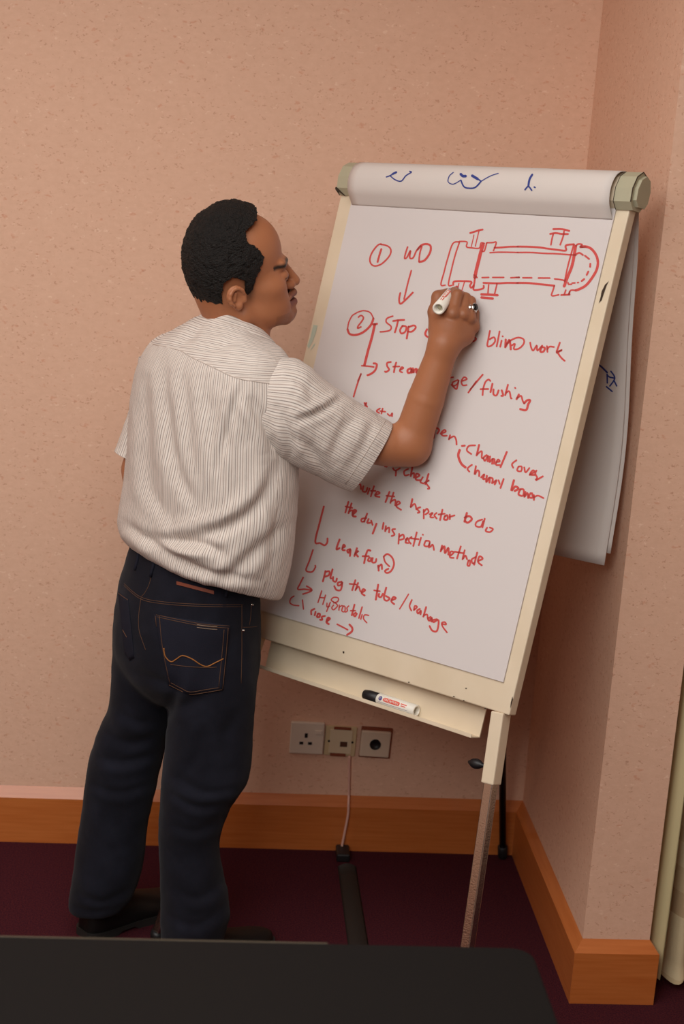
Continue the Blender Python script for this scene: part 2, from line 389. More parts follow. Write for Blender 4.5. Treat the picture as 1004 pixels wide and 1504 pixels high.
# tray
TU0, TU1 = buv(394, 960, .03)[0], buv(708, 1065, .03)[0]
TV = buv(704, 1084, .03)[1]; TV0 = FB-.02
b = MB()
b.box(bp((TU0+TU1)/2, (TV0+TV)/2, .031), ((TU1-TU0)/2, (TV-TV0)/2, .0015), (BW, BH, BN), .0004)
b.box(bp((TU0+TU1)/2, TV-.001, .031-.0145), ((TU1-TU0)/2, .0012, .0145), (BW, BH, BN), .0004)
b.box(bp((TU0+TU1)/2, TV-.004, .0025), ((TU1-TU0)/2, .0035, .0009), (BW, BH, BN), .0004)
b.obj('marker_tray', M_CREAM, easel, smooth=False)
# legs
def floorhit_board(px_, py_): return onboard(px_, py_, .013)
def legline(x0, y0, x1, y1):
    A = onboard(x0, y0, .013); B = onboard(x1, y1, .013); t = A[2]/(A[2]-B[2]); return A, A+(B-A)*t
def leg(A, Bf, sleeve, name='leg'):
    d = nrm(Bf-A); ex = nrm(BW-d*(BW@d)); ez = nrm(np.cross(ex, d))
    m = (A-d*.25+Bf)/2; L = np.linalg.norm(Bf-A+d*.25)/2
    b = MB(); b.box(m, (.0105, .0105, L), (ex, ez, d), .002); o = b.obj(name, M_CHROME, easel, smooth=False)
    b = MB(); b.box(A+d*(sleeve/2-.006), (.0145, .0145, sleeve/2+.006), (ex, ez, d), .0025); b.obj('sleeve', M_CREAM, o, smooth=False)
    b = MB(); b.lathe(Bf-d*.018, d, [(.010, 0), (.0165, .001), (.0165, .012), (.014, .018)], 16); b.obj('foot_cap', M_BLACK, o)
    return d, ex, ez
AR, BR_ = legline(734.5, 1055, 686.5, 1389)
d_, ex_, ez_ = leg(AR, BR_, .128)
kb = onboard(716, 1126, .013)
b = MB(); b.tube([kb, kb-ex_*.012, kb-ex_*.02, kb-ex_*.028, kb-ex_*.036, kb-ex_*.046], [.004, .004, .009, .0105, .009, .003], 12)
b.obj('wing_knob', M_BLACK, easel)
AL, BL_ = legline(376, 938, 226, 1388)
leg(AL, BL_, .10)
# rear prop
RA, RB = bp(0.02, VC+.02, .06), np.array([.808, 3.690, .0])
b = MB(); b.tube([RA, RB], .009, 10); o = b.obj('rear_leg', M_STEEL, easel)
b = MB(); dd = nrm(RB-RA); b.lathe(RB-dd*.04, dd, [(.01, 0), (.013, .002), (.013, .03), (.011, .038)], 14); b.obj('foot_cap', M_BLACK, o)
b = MB(); b.box(bp(0.02, VC+.03, .045), (.03, .025, .014), (BW, BH, BN), .002); b.obj('hinge', M_STEEL, easel, smooth=False)

# ---------------------------------------------------------------- the pad: front sheet, roll over the clamp, pages hanging behind
pad = thing('flip_chart_pad', 'large white paper pad clamped on the easel, red handwriting on it, turned pages hanging behind', 'paper pad', bp(0, 0))
ORIG[pad.name] = np.array(pad.location)
b = MB(); b.box(bp(0, -.009, -.0012), (PU, PV+.009, .0013), (BW, BH, BN))
b.obj('front_sheet', M_PAPER, pad, smooth=False)
RU0, RU1 = -PU+.004, CR-.038
NR, NC = 46, 30
prof = [(-.003, .052), (-.014, .041), (-.027, .026), (-.033, .008), (-.033, -.010), (-.025, -.029), (-.008, -.041), (.012, -.043), (.032, -.036), (.043, -.022), (.047, -.004)]
prof = catmull(prof, 36)
def hang(u, s):
    """point of the turned pages s metres below the back of the clamp"""
    top = bp(u, VC-.004, .055)
    out = .018*math.sin(min(1, s/.16)*math.pi/2)+.036*math.exp(-((s-.50)/.24)**2)+.01*s
    wav = .006*math.sin(9*u+4*s)*min(1, s/.3)
    g = nrm(BN*np.array([1, 1, 0]))
    return top+np.array([0, 0, -s])+g*(out+wav)
def sheet(name, off, L, du, parent, thick=.0012, roll=True):
    rows = []
    for u in np.linspace(RU0+du, RU1+du, NC):
        col = [bp(u, VC+v*(1+off*20), n-off if n < 0 else n+off) for n, v in prof] if roll else []
        col += [hang(u, s)+nrm(BN*np.array([1, 1, 0]))*off*3 for s in np.linspace(.02, L, 30)]
        rows.append(col)
    G = np.array(rows).transpose(1, 0, 2)
    N = gridnormals(G, False); m_, n_ = G.shape[:2]
    A = G.reshape(-1, 3); B2 = (G-N*thick).reshape(-1, 3); k = m_*n_
    F = gridfaces(m_, n_, False); F = F+[[k+i for i in f[::-1]] for f in F]
    e = [j for j in range(n_)]+[i*n_+n_-1 for i in range(1, m_)]+[(m_-1)*n_+j for j in range(n_-2, -1, -1)]+[i*n_ for i in range(m_-2, 0, -1)]
    F += [[e[i], k+e[i], k+e[(i+1) % len(e)], e[(i+1) % len(e)]] for i in range(len(e))]
    return mesh_obj(name, np.concatenate([A, B2]), F, M_PAGES, parent)
HANGL = .742
roll = sheet('turned_pages', .0, HANGL, 0, pad)
sheet('turned_page', .0022, HANGL-.025, .006, pad, roll=False)
# ---------------------------------------------------------------- handwriting: strokes traced as (x0, y0, scale, width, strokes)
INK = []
def W_(ox, oy, s, wd, txt):
    for st in txt.strip().split('|'):
        k = wd; st = st.strip()
        if not st: continue
        if st[0] == '*': q, st = st[1:].split(':'); k = float(q)
        p = [tuple(float(a) for a in t.split(',')) for t in st.split()]
        INK.append((k, [(ox+x/s, oy+y/s) for x, y in p], (ox, oy)))
W_(535, 350, 8.367, 2.6, '''200,75 260,85 310,115 325,165 300,225 240,290 190,325 130,340 85,320 65,265 85,190 130,120 170,80 205,68|*3.2:208,130 185,200 160,292
|530,105 505,180 492,245 520,235 565,150 555,220 565,248 600,235 640,150 690,95|705,100 680,180 668,285|*3.4:650,140 700,85 760,70 808,90 812,150 780,220 730,275 670,290
|575,395 530,560 485,750|*3:440,670 425,750 440,805 500,760 595,665''')
W_(640, 330, 7.723, 2.4, '''265,195 190,215 130,390 90,540 55,680 105,685|265,200 215,350 170,530 140,680 180,688|265,190 350,195 345,250 400,262 490,265 510,208 550,212
|*3:385,95 440,78 490,62 530,55|*1.6:430,115 400,250|*1.8:487,70 465,160 445,245|*5.5:535,225 510,300 480,420 455,520 440,600|*3:430,570 465,600|575,205 560,260 545,300 520,300
|575,205 640,203 682,198 665,260 650,295|*3:660,262 740,258 830,250 930,249|610,318 700,312 800,312 930,315|*3:195,685 205,645 300,640 400,648 385,690 400,715 430,680 440,600
|*3:430,690 430,740 530,725 540,690|*1.8:260,665 240,740|*1.8:322,650 290,755|*3.2:535,660 700,665 800,660 930,661|597,680 588,775|692,668 665,780|*4:512,790 600,793 700,800|*4:512,825 645,838
|520,600 600,598|640,598 770,598|845,602 945,596''')
W_(760, 330, 7.723, 2.6, '''*3.2:-5,248 120,250 250,258 330,270 450,285 545,292 545,235 640,222|-5,315 150,315 300,325 450,330 600,342 660,345|*3.2:400,50 500,50 585,70|*3.2:365,105 430,95 500,105 570,105|405,100 390,150 375,230|525,70 515,130 480,230
|635,225 600,350 565,480 530,650|*4.8:655,240 635,370 610,480 565,590 525,700|660,245 680,220 730,225 705,255 770,250|*4.2:710,250 780,250 840,280 890,350 908,430 890,520 830,620 770,690 700,730 655,745
|655,745 600,745 575,795|545,740 525,795|590,755 580,795|*3:490,798 590,792|*3:660,335 700,320 740,345|*3:760,350 810,390|*3:822,440 820,480|*3:800,530 780,572|*3:755,615 722,640|690,655 675,658|650,660 615,662|570,655 575,675 610,675
|55,602 160,602|232,605 365,605|415,615 470,620 540,635|-20,598 18,598|*3.4:-5,660 120,662 250,675 415,692|415,692 400,740 385,805 465,795''')
W_(500, 450, 7.171, 2.6, '''*2.2:170,65 240,45 310,65 345,125|*3.6:345,125 315,200 240,270 160,300 95,290 72,240|*2.2:72,240 85,170 120,100 165,70|185,115 215,95 240,120 220,160 185,205 180,230 215,215|*3.4:340,190 385,183|*4.2:360,185 330,320 290,460 250,620|220,625 290,630 350,638
|*3.4:345,600 380,610 365,670 320,710 280,725|215,712 180,789|550,102 490,125 480,165 530,210 520,250 460,265 415,268|*3:550,155 610,145 670,142|*3:605,145 590,210 570,275|*3:650,205 625,250 640,285 680,265 690,215 650,205|*3.2:715,210 705,280 695,340|*3:712,220 770,200 790,225 750,265 710,265
|*3.4:910,240 890,285 905,315 940,320 945,260|*3:530,585 490,595 490,630 510,665 480,690 465,685|*3:585,590 570,640 560,695|550,635 620,632|625,670 660,650 640,640 622,680 650,695|*3.4:740,650 705,670 710,700 740,690 745,655 745,700|*3.4:760,650 765,700 775,670 800,660 795,700 830,660 825,700''')
W_(690, 470, 6.693, 2.8, '''20,160 60,185 30,210 0,205|195,105 180,180 170,255 210,250 245,210 235,170 190,190|290,110 275,190 260,262|310,200 295,265|318,158 323,163|*3.4:350,190 345,270|*3.4:350,260 385,195 395,240 400,290|410,250 440,235 430,285 480,280 525,235 525,190 470,172 400,200 360,240
|590,220 600,270 620,300 655,250 660,300 710,250|*3.2:700,270 690,310 720,310 735,275 700,265|755,255 760,315|758,290 780,262 825,265|*3:882,220 865,270 850,310 855,325|*3:850,315 905,295 865,320 895,370 930,402
|125,535 70,600 0,685|200,600 180,585 150,610 130,670 122,740|100,680 180,678|*3.2:220,625 200,710|*3:230,680 230,730 260,740 280,690|*3.2:310,690 325,740 305,745|*3:372,635 345,740|350,720 385,700 400,765 410,770|440,665 446,670|*3.2:480,730 455,780|460,770 500,745 515,790 530,820|*3.6:530,820 560,790 590,790 570,830 550,885 490,875''')
W_(500, 530, 5.02, 2.6, '''150,95 120,180 95,265|*3:175,310 195,340|*3:180,330 190,310|290,350 265,370 285,385|310,350 300,390|290,370 330,375|345,390 365,405 380,385 378,410|*3:805,105 795,145|800,125 830,120|865,140 825,160 830,185 860,170 870,140 860,190 850,208 815,175|890,150 930,135 910,120 890,150 900,180 930,178|1000,150 940,235''')
W_(620, 620, 5.284, 2.8, '''*3.4:95,45 85,125|*3:70,75 100,45 130,60 115,90|140,90 180,75 170,60 145,85 160,105 190,105|215,100 205,135|205,130 245,110 262,140 265,175|*3.2:305,185 330,182|*4:290,215 278,260 300,320 335,352
|410,180 360,185 345,220 380,248|*3.2:440,175 420,260|425,250 460,225 460,275 475,280|*3:500,255 475,275 485,300 510,260 505,305|*3:525,265 520,310 545,285 540,325|545,285 560,290 555,325|570,310 600,305 585,290 570,330 600,332|*3.2:655,230 630,290 605,350
|730,295 695,325 705,355|745,345 735,375 765,380 770,345 745,345|790,350 800,390 830,355|*3:830,410 870,385 855,375 835,405 870,410|*3:885,375 875,400 890,430 880,450 935,420
|385,330 350,360 365,385|*3:415,340 405,405 425,375 440,385 440,420|*3.2:455,430 480,405 470,440 485,440|*3.2:500,415 495,465 520,430 520,470|*3.2:525,430 545,440 540,475|*3:550,470 575,450 560,485|590,450 600,480|*3:630,440 605,512
|*3.6:710,450 690,530 720,500 745,515 715,535|*3.2:760,520 745,560 780,570 785,525 760,520|*3.2:800,540 790,580 815,550 820,590|*3.2:840,550 825,580 855,585 850,550|*3:865,565 865,605|865,585 895,570 940,590''')
W_(500, 660, 4.183, 2.8, '''320,115 335,130 365,115|*3:340,130 338,162|270,104 285,106|415,120 390,135 395,160 420,155|*3.2:440,110 430,165|432,155 450,145 450,175|*3:460,175 485,160 465,150 462,185 490,190|505,170 490,200 510,210|*3.2:540,150 520,215|515,205 545,190 525,205 545,235|*3.2:535,242 545,240
|105,205 95,225|100,215 120,215 125,245|140,225 135,255 155,260 165,235|178,240 165,275|205,225 185,290|185,255 215,255|210,280 240,270 225,260 212,285 240,293|*3:300,260 275,325|280,285 330,290|325,265 305,330|308,320 335,310 335,345|340,345 365,330 350,320 342,350 372,372
|*3.2:440,305 430,355|430,355 455,335 465,370|490,355 470,365 485,385 472,390|510,370 510,425|510,385 530,365 540,385 520,400|545,400 565,390 550,415 570,418|590,390 575,405 590,425|*3:625,370 610,435|600,400 640,395|*3.2:640,410 635,430 655,430 655,405 640,410|*3:670,400 670,430|670,415 700,405
|*3.6:775,390 760,445|*3.4:760,420 790,410 805,430 780,450 765,440|870,430 835,445 830,470 860,475 875,440|885,425 870,480|900,480 890,500 915,508 935,490 915,480''')
W_(500, 730, 4.365, 2.8, '''*3:50,30 30,100|30,60 75,70|*3:70,40 50,105|52,95 75,85 75,118|*3.4:80,110 100,90 85,85 78,120 98,125|*3:170,105 150,160|165,135 135,140 135,158 155,155|*3:180,140 170,165 190,165|195,150 205,180|*3.2:230,170 205,235
|*3:275,165 268,205|*3:290,185 285,220|288,210 310,195 310,228|350,205 330,210 345,240 325,250|375,235 370,300|375,255 400,240 405,265 380,275|415,275 430,260 415,290 435,295|455,255 435,275 450,300|488,225 465,315|450,265 500,270|515,260 500,310|525,240 528,243|545,280 535,310 560,315 570,285 545,280|575,320 590,305 598,340|570,295 566,325
|*3:650,310 640,350|*3.2:645,340 665,315 668,360 690,325 690,370|705,375 725,355 705,350 700,385 725,390|770,315 745,395|730,350 785,360|795,340 780,400|785,395 800,375 810,400|820,405 812,435 825,440 830,410 820,405|*3:875,355 855,435|865,385 840,400 845,425 860,420|*3:880,410 910,395 890,380 880,415 905,438''')
W_(430, 730, 6.275, 2.6, '''*3:285,85 250,220 205,410 250,425 290,445 315,420 318,380|185,485 150,590 120,675 175,690 205,650 205,630|95,740 65,800 45,850 110,850 175,860|125,820 175,860 90,895
|*3.2:430,390 400,480 430,470|*3:455,470 480,455 465,440 455,485 480,490|*3:530,480 500,490 510,515 530,485 525,545|*3.2:590,470 565,545|*3.2:570,525 605,495 580,520 600,550|*3.2:715,495 690,490 670,540 655,610|*3:640,545 700,545|*3:705,555 690,585 715,590 720,560|*3:735,560 730,600 760,600 768,570|*3.2:785,630 790,680|*3:785,650 815,620 820,665|*3:835,550 870,525 915,560 930,620 905,680 865,700 848,680 880,660|835,550 850,600 890,640
|*3:300,680 275,780|*3:300,690 335,685 330,720 290,735|*3:365,665 345,740 355,750|*3:370,735 370,770 395,780 405,750|*3:450,780 415,790 415,815 440,810 455,785 440,855 400,855 380,820|*3:575,765 545,860|520,800 580,805|*3:600,790 575,860|580,850 605,825 620,870|*3:635,880 665,860 645,850 632,885 662,908''')
W_(420, 830, 7.171, 2.2, '''85,325 50,350 40,395 75,420 135,428|172,365 182,465|375,270 335,395|350,340 400,345|415,315 385,415|430,400 430,440 460,430|465,390 425,490|500,400 545,380 545,345 500,340 475,370 520,400 540,430 500,470 480,450 500,420|560,420 555,475|560,440 590,425|600,430 585,480 615,490 620,440 600,430|660,430 640,450 645,480 625,495|*3:720,415 690,530|675,480 730,480|*3:735,500 710,520 725,540 745,510|*2.6:800,440 765,560|800,520 785,570|870,530 825,525 815,565 850,608
|*3:300,460 265,480 265,520|*3:310,490 300,530|*3.2:335,510 325,545 350,545 355,515 335,510|*3:410,535 375,545 380,575 355,575|*3.4:430,590 460,565 440,555 425,600 450,622|*2.6:535,622 590,650 650,682|*3.4:665,625 695,660 690,700 640,735''')
W_(530, 830, 7.171, 2.6, '''*3.2:180,205 155,365|135,265 200,275|*3:190,300 185,330 210,335 230,300|*3:265,235 240,345 270,375 300,350 260,325|*3:320,370 365,350 340,335 318,380 350,412|*2.2:500,305 455,380 405,462|535,365 510,430 530,480|560,470 590,440 565,430 555,475|*3:620,460 590,480 600,510 630,480 625,520|*3:685,440 655,545|660,530 695,520 700,560|*3.2:735,545 705,565 720,585 745,555 740,595|*3:800,570 755,580 765,600 815,580 800,690 750,690 720,640|855,620 895,625 880,600 850,610 860,650 905,710''')
def ribbon(mb, pts, wd, fn):
    p = np.array(pts, float)
    if len(p) > 2: p = catmull(p, (len(p)-1)*5+1)
    else: p = np.array([p[0]*(1-t)+p[1]*t for t in np.linspace(0, 1, 5)])
    t = np.gradient(p, axis=0); t /= np.linalg.norm(t, axis=1)[:, None]+1e-9
    p = np.concatenate([[p[0]-t[0]*wd*.35], p, [p[-1]+t[-1]*wd*.35]]); t = np.concatenate([[t[0]], t, [t[-1]]])
    n = np.stack([-t[:, 1], t[:, 0]], 1); ww = np.full(len(p), wd/2); ww[0] *= .45; ww[-1] *= .45
    V = []
    for q, m, k in zip(p, n, ww): V += [fn(*(q+m*k)), fn(*(q-m*k))]
    mb.add(V, [[2*i, 2*i+1, 2*i+3, 2*i+2] for i in range(len(p)-1)])
def words(ink, gap):
    """gather strokes into words: strokes closer than gap pixels belong together"""
    pts = [catmull(np.array(p, float), len(p)*4) if len(p) > 2 else np.array([np.array(p[0])*(1-t)+np.array(p[-1])*t for t in np.linspace(0, 1, 8)]) for _, p, _ in ink]
    lab = list(range(len(ink)))
    for i in range(len(ink)):
        for j in range(i):
            if lab[i] != lab[j] and np.min(np.linalg.norm(pts[i][:, None]-pts[j][None], axis=2)) < gap:
                a, c = lab[i], lab[j]; lab = [c if q == a else q for q in lab]
    return [[ink[i] for i in range(len(ink)) if lab[i] == l] for l in sorted(set(lab))]
for grp in words(INK, 7.5):
    b = MB()
    for k, p, g in grp: ribbon(b, p, k*.92, lambda x, y: onboard(x, y, -.0029))
    b.obj('sketch' if grp[0][2] in ((640, 330), (760, 330)) else 'handwriting', M_RED, pad, smooth=False)
# blue drawings on the turned pages, laid on the paper itself
def bvh_of(o):
    me = o.data; off = ORIG[o.name]
    return BVHTree.FromPolygons([tuple(np.array(v.co)+off) for v in me.vertices], [tuple(p.vertices) for p in me.polygons])
TR_ = bvh_of(roll)
def onroll(x, y, lift=.0009):
    d = ray(x, y); h = TR_.ray_cast(Vector(CAM), Vector(d))
    if h[0] is None: return None
    return np.array(h[0])-d*lift
INKB = []
INK_KEEP, INK = INK, INKB
W_(550, 245, 10.04, 1.8, '170,150 225,130 260,108|*3:262,106 320,78|225,130 300,190 390,210 460,130 540,80 512,66')
W_(640, 245, 5.906, 2.2, '*1.4:150,48 115,80 105,130 150,150 215,115|215,115 240,170 280,185 340,178 390,125|*4:213,62 232,80 258,80|*4:312,76 362,106|365,106 390,125|*1.4:390,125 470,80 540,56|*3:835,66 810,110 800,168|770,200 800,170 830,205|850,175 860,180')
W_(860, 380, 6.843, 2.2, '*2.6:102,1045 160,1090 215,1145|250,1130 290,1200 240,1280|210,1165 240,1190 290,1200|213,1160 215,1250|205,1285 265,1335|280,1220 310,1280|*5:345,70 322,95 342,145')
INK = INK_KEEP
for grp in words(INKB, 8):
  b = MB()
  for k, p, g in grp:
    q = [a for a in p if onroll(*a) is not None]
    if len(q) > 1: ribbon(b, q, k, lambda x, y: onroll(x, y) if onroll(x, y) is not None else onroll(*q[0]))
  b.obj('blue_drawing', M_BLUE, pad, smooth=False)

# ---------------------------------------------------------------- markers
MR = .0125
def marker(name, label, butt, axis, L, twist, capped, loc_label):
    """board marker: butt centre, axis towards the tip"""
    axis = nrm(axis); o = thing(name, label, 'marker', butt)
    b = MB(); b.lathe(butt, axis, [(.0085, .012), (.0085, .001), (.0098, 0), (MR, .0012), (MR, L*.70), (.0108, L*.72), (.0088, L*.725)], 28); b.obj('barrel', M_WHITE, o)
    b = MB(); b.lathe(butt+axis*.0085, axis, [(.0045, 0), (.0045, .0040), (.001, .0041)], 16); b.obj('butt_plug', M_CAP, o)
    if capped:
        b = MB(); b.lathe(butt, axis, [(.0100, L*.70), (.0118, L*.705), (.0116, L*.90), (.0098, L*.985), (.006, L)], 24); b.obj('cap', M_BLACK, o)
    else:
        b = MB(); b.lathe(butt, axis, [(.0088, L*.72), (.0078, L*.80), (.005, L*.90), (.0040, L*.93)], 20); b.obj('nozzle', M_RED, o)
        b = MB(); b.lathe(butt, axis, [(.0032, L*.92), (.0030, L*.985), (.001, L)], 12); b.obj('nib', M_RED, o)
    # printing wrapped on the barrel: x along the barrel from the cap end, y around
    X = nrm(twist-axis*(twist@axis)); Y = np.cross(X, axis)
    def wrap(x, y, lift=.0003):
        a = y/MR; return butt+axis*(L*.70-x)+(MR+lift)*(math.cos(a)*X+math.sin(a)*Y)
    def wpoly(mb, pts, lift):
        c = np.mean(pts, 0); k = len(pts); V = [wrap(*c, lift)]+[wrap(*p, lift) for p in pts]
        mb.add(V, [[0, i+1, (i+1) % k+1] for i in range(k)])
    def wgrid(mb, x0, x1, y0, y1, lift, nx=8, ny=8):
        V = [wrap(x0+(x1-x0)*i/nx, y0+(y1-y0)*j/ny, lift) for i in range(nx+1) for j in range(ny+1)]
        mb.add(V, [[i*(ny+1)+j, (i+1)*(ny+1)+j, (i+1)*(ny+1)+j+1, i*(ny+1)+j+1] for i in range(nx) for j in range(ny)])
    s = 1 if capped else -1
    b = MB()
    wgrid(b, .022, .058, -.0042, .0042, .0003)
    for xx in (.022, .058): wpoly(b, [(xx+.0042*math.cos(t), .0042*math.sin(t)) for t in np.linspace(0, 6.283, 17)[:-1]], .0003)
    wgrid(b, .064, .080, -.003, -.001, .0003); wgrid(b, .066, .078, .001, .0028, .0003)
    b.obj('printed_badge', M_LABEL, o)
    b = MB(); wpoly(b, [(.0105+.0046*math.cos(t), .0046*math.sin(t)) for t in np.linspace(0, 6.283, 21)[:-1]], .0003)
    wgrid(b, .006, .085, .0075, .0080, .0003); b.obj('printed_emblem', M_INKBLUE, o)
    b = MB(); LT = {'S': '4,0 0,0 0,3 4,3 4,6 0,6', 'N': '0,6 0,0 4,6 4,0', 'O': '0,0 4,0 4,6 0,6 0,0', 'W': '0,0 1,6 2,2 3,6 4,0', 'M': '0,6 .6,0 2,4 3.4,0 4,6', 'A': '0,6 2,0 4,6|.8,4 3.2,4'}
    x = .0205
    for ch in 'SNOWMAN':
        for stx in LT[ch].split('|'):
            pts = [(x+float(t.split(',')[0])*.00098, (float(t.split(',')[1])-3)*.00085) for t in stx.split()]
            P3 = [wrap(p0[0]+(p1[0]-p0[0])*f, p0[1]+(p1[1]-p0[1])*f, .0005) for p0, p1 in zip(pts[:-1], pts[1:]) for f in np.linspace(0, 1, 4)]
            b.tube(P3+[wrap(*pts[-1], .0005)], .00042, 4)
        x += .0056
    b.tube([wrap(.0105+.002*math.cos(t), .002*math.sin(t), .0005) for t in np.linspace(0, 6.283, 13)], .0003, 4)
    b.obj('printed_lettering', M_WHITE, o)
    return o
# on the tray: axis along the board's width, cap to the left
t0 = buv(610, 1044, .012); tv = TV-.0022-MR
u0 = t0[0]; L0 = .142
bt = bp(u0, tv, .0165); 
marker('board_marker', 'white board marker with a black cap lying in the easel tray', bt, -BW, L0, nrm(-BN-BH*.35), True, '')
# ---------------------------------------------------------------- signed-distance modelling for the body
class SDF:
    def __init__(s): s.ops = []
    def cap(s, a, b, ra, rb, k=.01, op='+'):
        a, b = np.array(a, float), np.array(b, float)
        def f(P):
            ab = b-a; t = np.clip((P-a)@ab/(ab@ab+1e-12), 0, 1)
            return np.linalg.norm(P-a-t[:, None]*ab, axis=1)-(ra+(rb-ra)*t)
        s.ops.append((op, f, k, np.minimum(a, b)-max(ra, rb), np.maximum(a, b)+max(ra, rb))); return s
    def ell(s, c, r, ax=None, k=.01, op='+'):
        c = np.array(c, float); r = np.array(r, float); ax = np.eye(3) if ax is None else np.array([nrm(q) for q in ax])
        def f(P):
            q = (P-c)@ax.T; k0 = np.linalg.norm(q/r, axis=1); k1 = np.linalg.norm(q/(r*r), axis=1)
            return k0*(k0-1)/(k1+1e-9)
        m = max(r); s.ops.append((op, f, k, c-m, c+m)); return s
    def chain(s, pts, rad, k=.01):
        for i in range(len(pts)-1): s.cap(pts[i], pts[i+1], rad[i], rad[i+1], k)
        return s
    def __call__(s, P):
        d = np.full(len(P), 9.)
        for op, f, k, lo, hi in s.ops:
            m = np.all((P > lo-.06) & (P < hi+.06), axis=1) if op != 'i' else slice(None)
            if op != 'i' and not m.any(): continue
            g = f(P[m]); e = d[m]
            if op == '+':
                h = np.clip(.5+.5*(e-g)/k, 0, 1); d[m] = e+(g-e)*h-k*h*(1-h)
                d[m] = np.where(e > 8, g, d[m])
            elif op == '-':
                h = np.clip(.5-.5*(e+g)/k, 0, 1); d[m] = e+(-g-e)*h+k*h*(1-h)
        return d
def surface_nets(fn, lo, hi, h, keep=None, bl=8):
    lo = np.array(lo, float); n = np.ceil((np.array(hi)-lo)/h).astype(int); n = ((n+bl-1)//bl)*bl; nb = n//bl
    bi = np.stack(np.meshgrid(*[np.arange(k) for k in nb], indexing='ij'), -1).reshape(-1, 3)
    cen = lo+(bi*bl+bl/2)*h; fc = fn(cen); F = np.empty(n, np.float32)
    R = bl*h*.95+.012
    F[:] = np.repeat(np.repeat(np.repeat(fc.reshape(nb), bl, 0), bl, 1), bl, 2)
    act = bi[np.abs(fc) < R]; sub = np.stack(np.meshgrid(*[np.arange(bl)]*3, indexing='ij'), -1).reshape(-1, 3)
    for i in range(0, len(act), 400):
        ids = (act[i:i+400, None, :]*bl+sub[None]).reshape(-1, 3)
        F[ids[:, 0], ids[:, 1], ids[:, 2]] = fn(lo+ids*h)
    S = F < 0
    c = np.zeros(tuple(n-1), np.int8)
    for dx in (0, 1):
        for dy in (0, 1):
            for dz in (0, 1): c += S[dx:n[0]-1+dx, dy:n[1]-1+dy, dz:n[2]-1+dz]
    cells = np.argwhere((c > 0) & (c < 8)); vid = np.full(tuple(n-1), -1, np.int64); vid[tuple(cells.T)] = np.arange(len(cells))
    acc = np.zeros((len(cells), 3)); cnt = np.zeros(len(cells))
    cor = [(a, b_, d_) for a in (0, 1) for b_ in (0, 1) for d_ in (0, 1)]
    for a in cor:
        for ax in range(3):
            if a[ax] == 0:
                b_ = list(a); b_[ax] = 1
                fa = F[tuple((cells+a).T)]; fb = F[tuple((cells+b_).T)]; m = (fa < 0) != (fb < 0)
                t = np.where(m, fa/(fa-fb+1e-20), 0); p = cells+np.array(a)+0.; p[:, ax] += t
                acc[m] += p[m]; cnt[m] += 1
    V = lo+acc/cnt[:, None]*h; Q = []
    for ax in range(3):
        sl0 = [slice(None)]*3; sl1 = [slice(None)]*3; sl0[ax] = slice(0, -1); sl1[ax] = slice(1, None)
        A = S[tuple(sl0)]; B = S[tuple(sl1)]; e = np.argwhere(A != B); a1, a2 = (ax+1) % 3, (ax+2) % 3
        ok = (e[:, a1] > 0) & (e[:, a2] > 0) & (e[:, a1] < n[a1]-1) & (e[:, a2] < n[a2]-1); e = e[ok]
        inside = A[tuple(e.T)]; q = []
        for d1, d2 in ((1, 1), (0, 1), (0, 0), (1, 0)):
            k = e.copy(); k[:, a1] -= d1; k[:, a2] -= d2; q.append(vid[tuple(k.T)])
        q = np.stack(q, 1); q[~inside] = q[~inside][:, ::-1]; Q.append(q)
    Q = np.concatenate(Q); Q = Q[(Q >= 0).all(1)]
    if keep is not None: Q = Q[keep(V[Q].mean(1))]
    u, inv = np.unique(Q, return_inverse=True)
    return V[u], inv.reshape(Q.shape)

# ---------------------------------------------------------------- the man: pose
YB = 3.17                                        # depth of the body's axis
TH = math.radians(50)                            # he faces right and away
FP = np.array([math.sin(TH), math.cos(TH), 0]); RP = np.array([math.cos(TH), -math.sin(TH), 0])
# head frame: x forward, y left, z up
_yaw = math.radians(14); hf = np.array([math.cos(_yaw), math.sin(_yaw), 0.0])
hl = np.array([-math.sin(_yaw), math.cos(_yaw), 0]); hu = np.array([0, 0, 1.])
def rot(v, ax, a):
    ax = nrm(ax); return v*math.cos(a)+np.cross(ax, v)*math.sin(a)+ax*(ax@v)*(1-math.cos(a))
HPIT, HROL = math.radians(10), math.radians(9)     # chin up; right ear down
hf, hu = rot(hf, hl, -HPIT), rot(hu, hl, -HPIT)
hl, hu = rot(hl, hf, HROL), rot(hu, hf, HROL)
HS = 1.06
EAR = px(354, 436, 3.09)
HO = EAR+hl*.078*HS
def hp(x, y, z): return HO+(hf*x+hl*y+hu*z)*HS
HA = (hf, hl, hu)
B = SDF()
# head
def E_(c, r, k=.012, op='+', ax=HA): B.ell(hp(*c), np.array(r)*HS, ax, k*HS, op)
def C_(a, b, ra, rb, k=.008, op='+'): B.cap(hp(*a), hp(*b), ra*HS, rb*HS, k*HS, op)
E_((.004, 0, .055), (.080, .072, .083))
E_((.040, 0, .062), (.063, .064, .070), .02)
E_((.052, 0, -.002), (.054, .057, .076), .02)
E_((-.022, 0, .0), (.046, .054, .056), .03)
for sd in (1, -1):
    C_((.012, sd*.052, -.044), (.096, sd*.020, -.070), .017, .017, .02)
    E_((.066, sd*.044, -.002), (.030, .022, .022), .02)
    C_((.092, sd*.042, .037), (.106, sd*.010, .036), .0085, .008, .012)
    E_((.068, sd*.034, -.040), (.036, .025, .034), .02)
C_((.107, 0, -.071), (.111, 0, -.066), .0185, .0175, .014)
C_((.108, 0, .024), (.127, 0, -.009), .0075, .0108, .010)
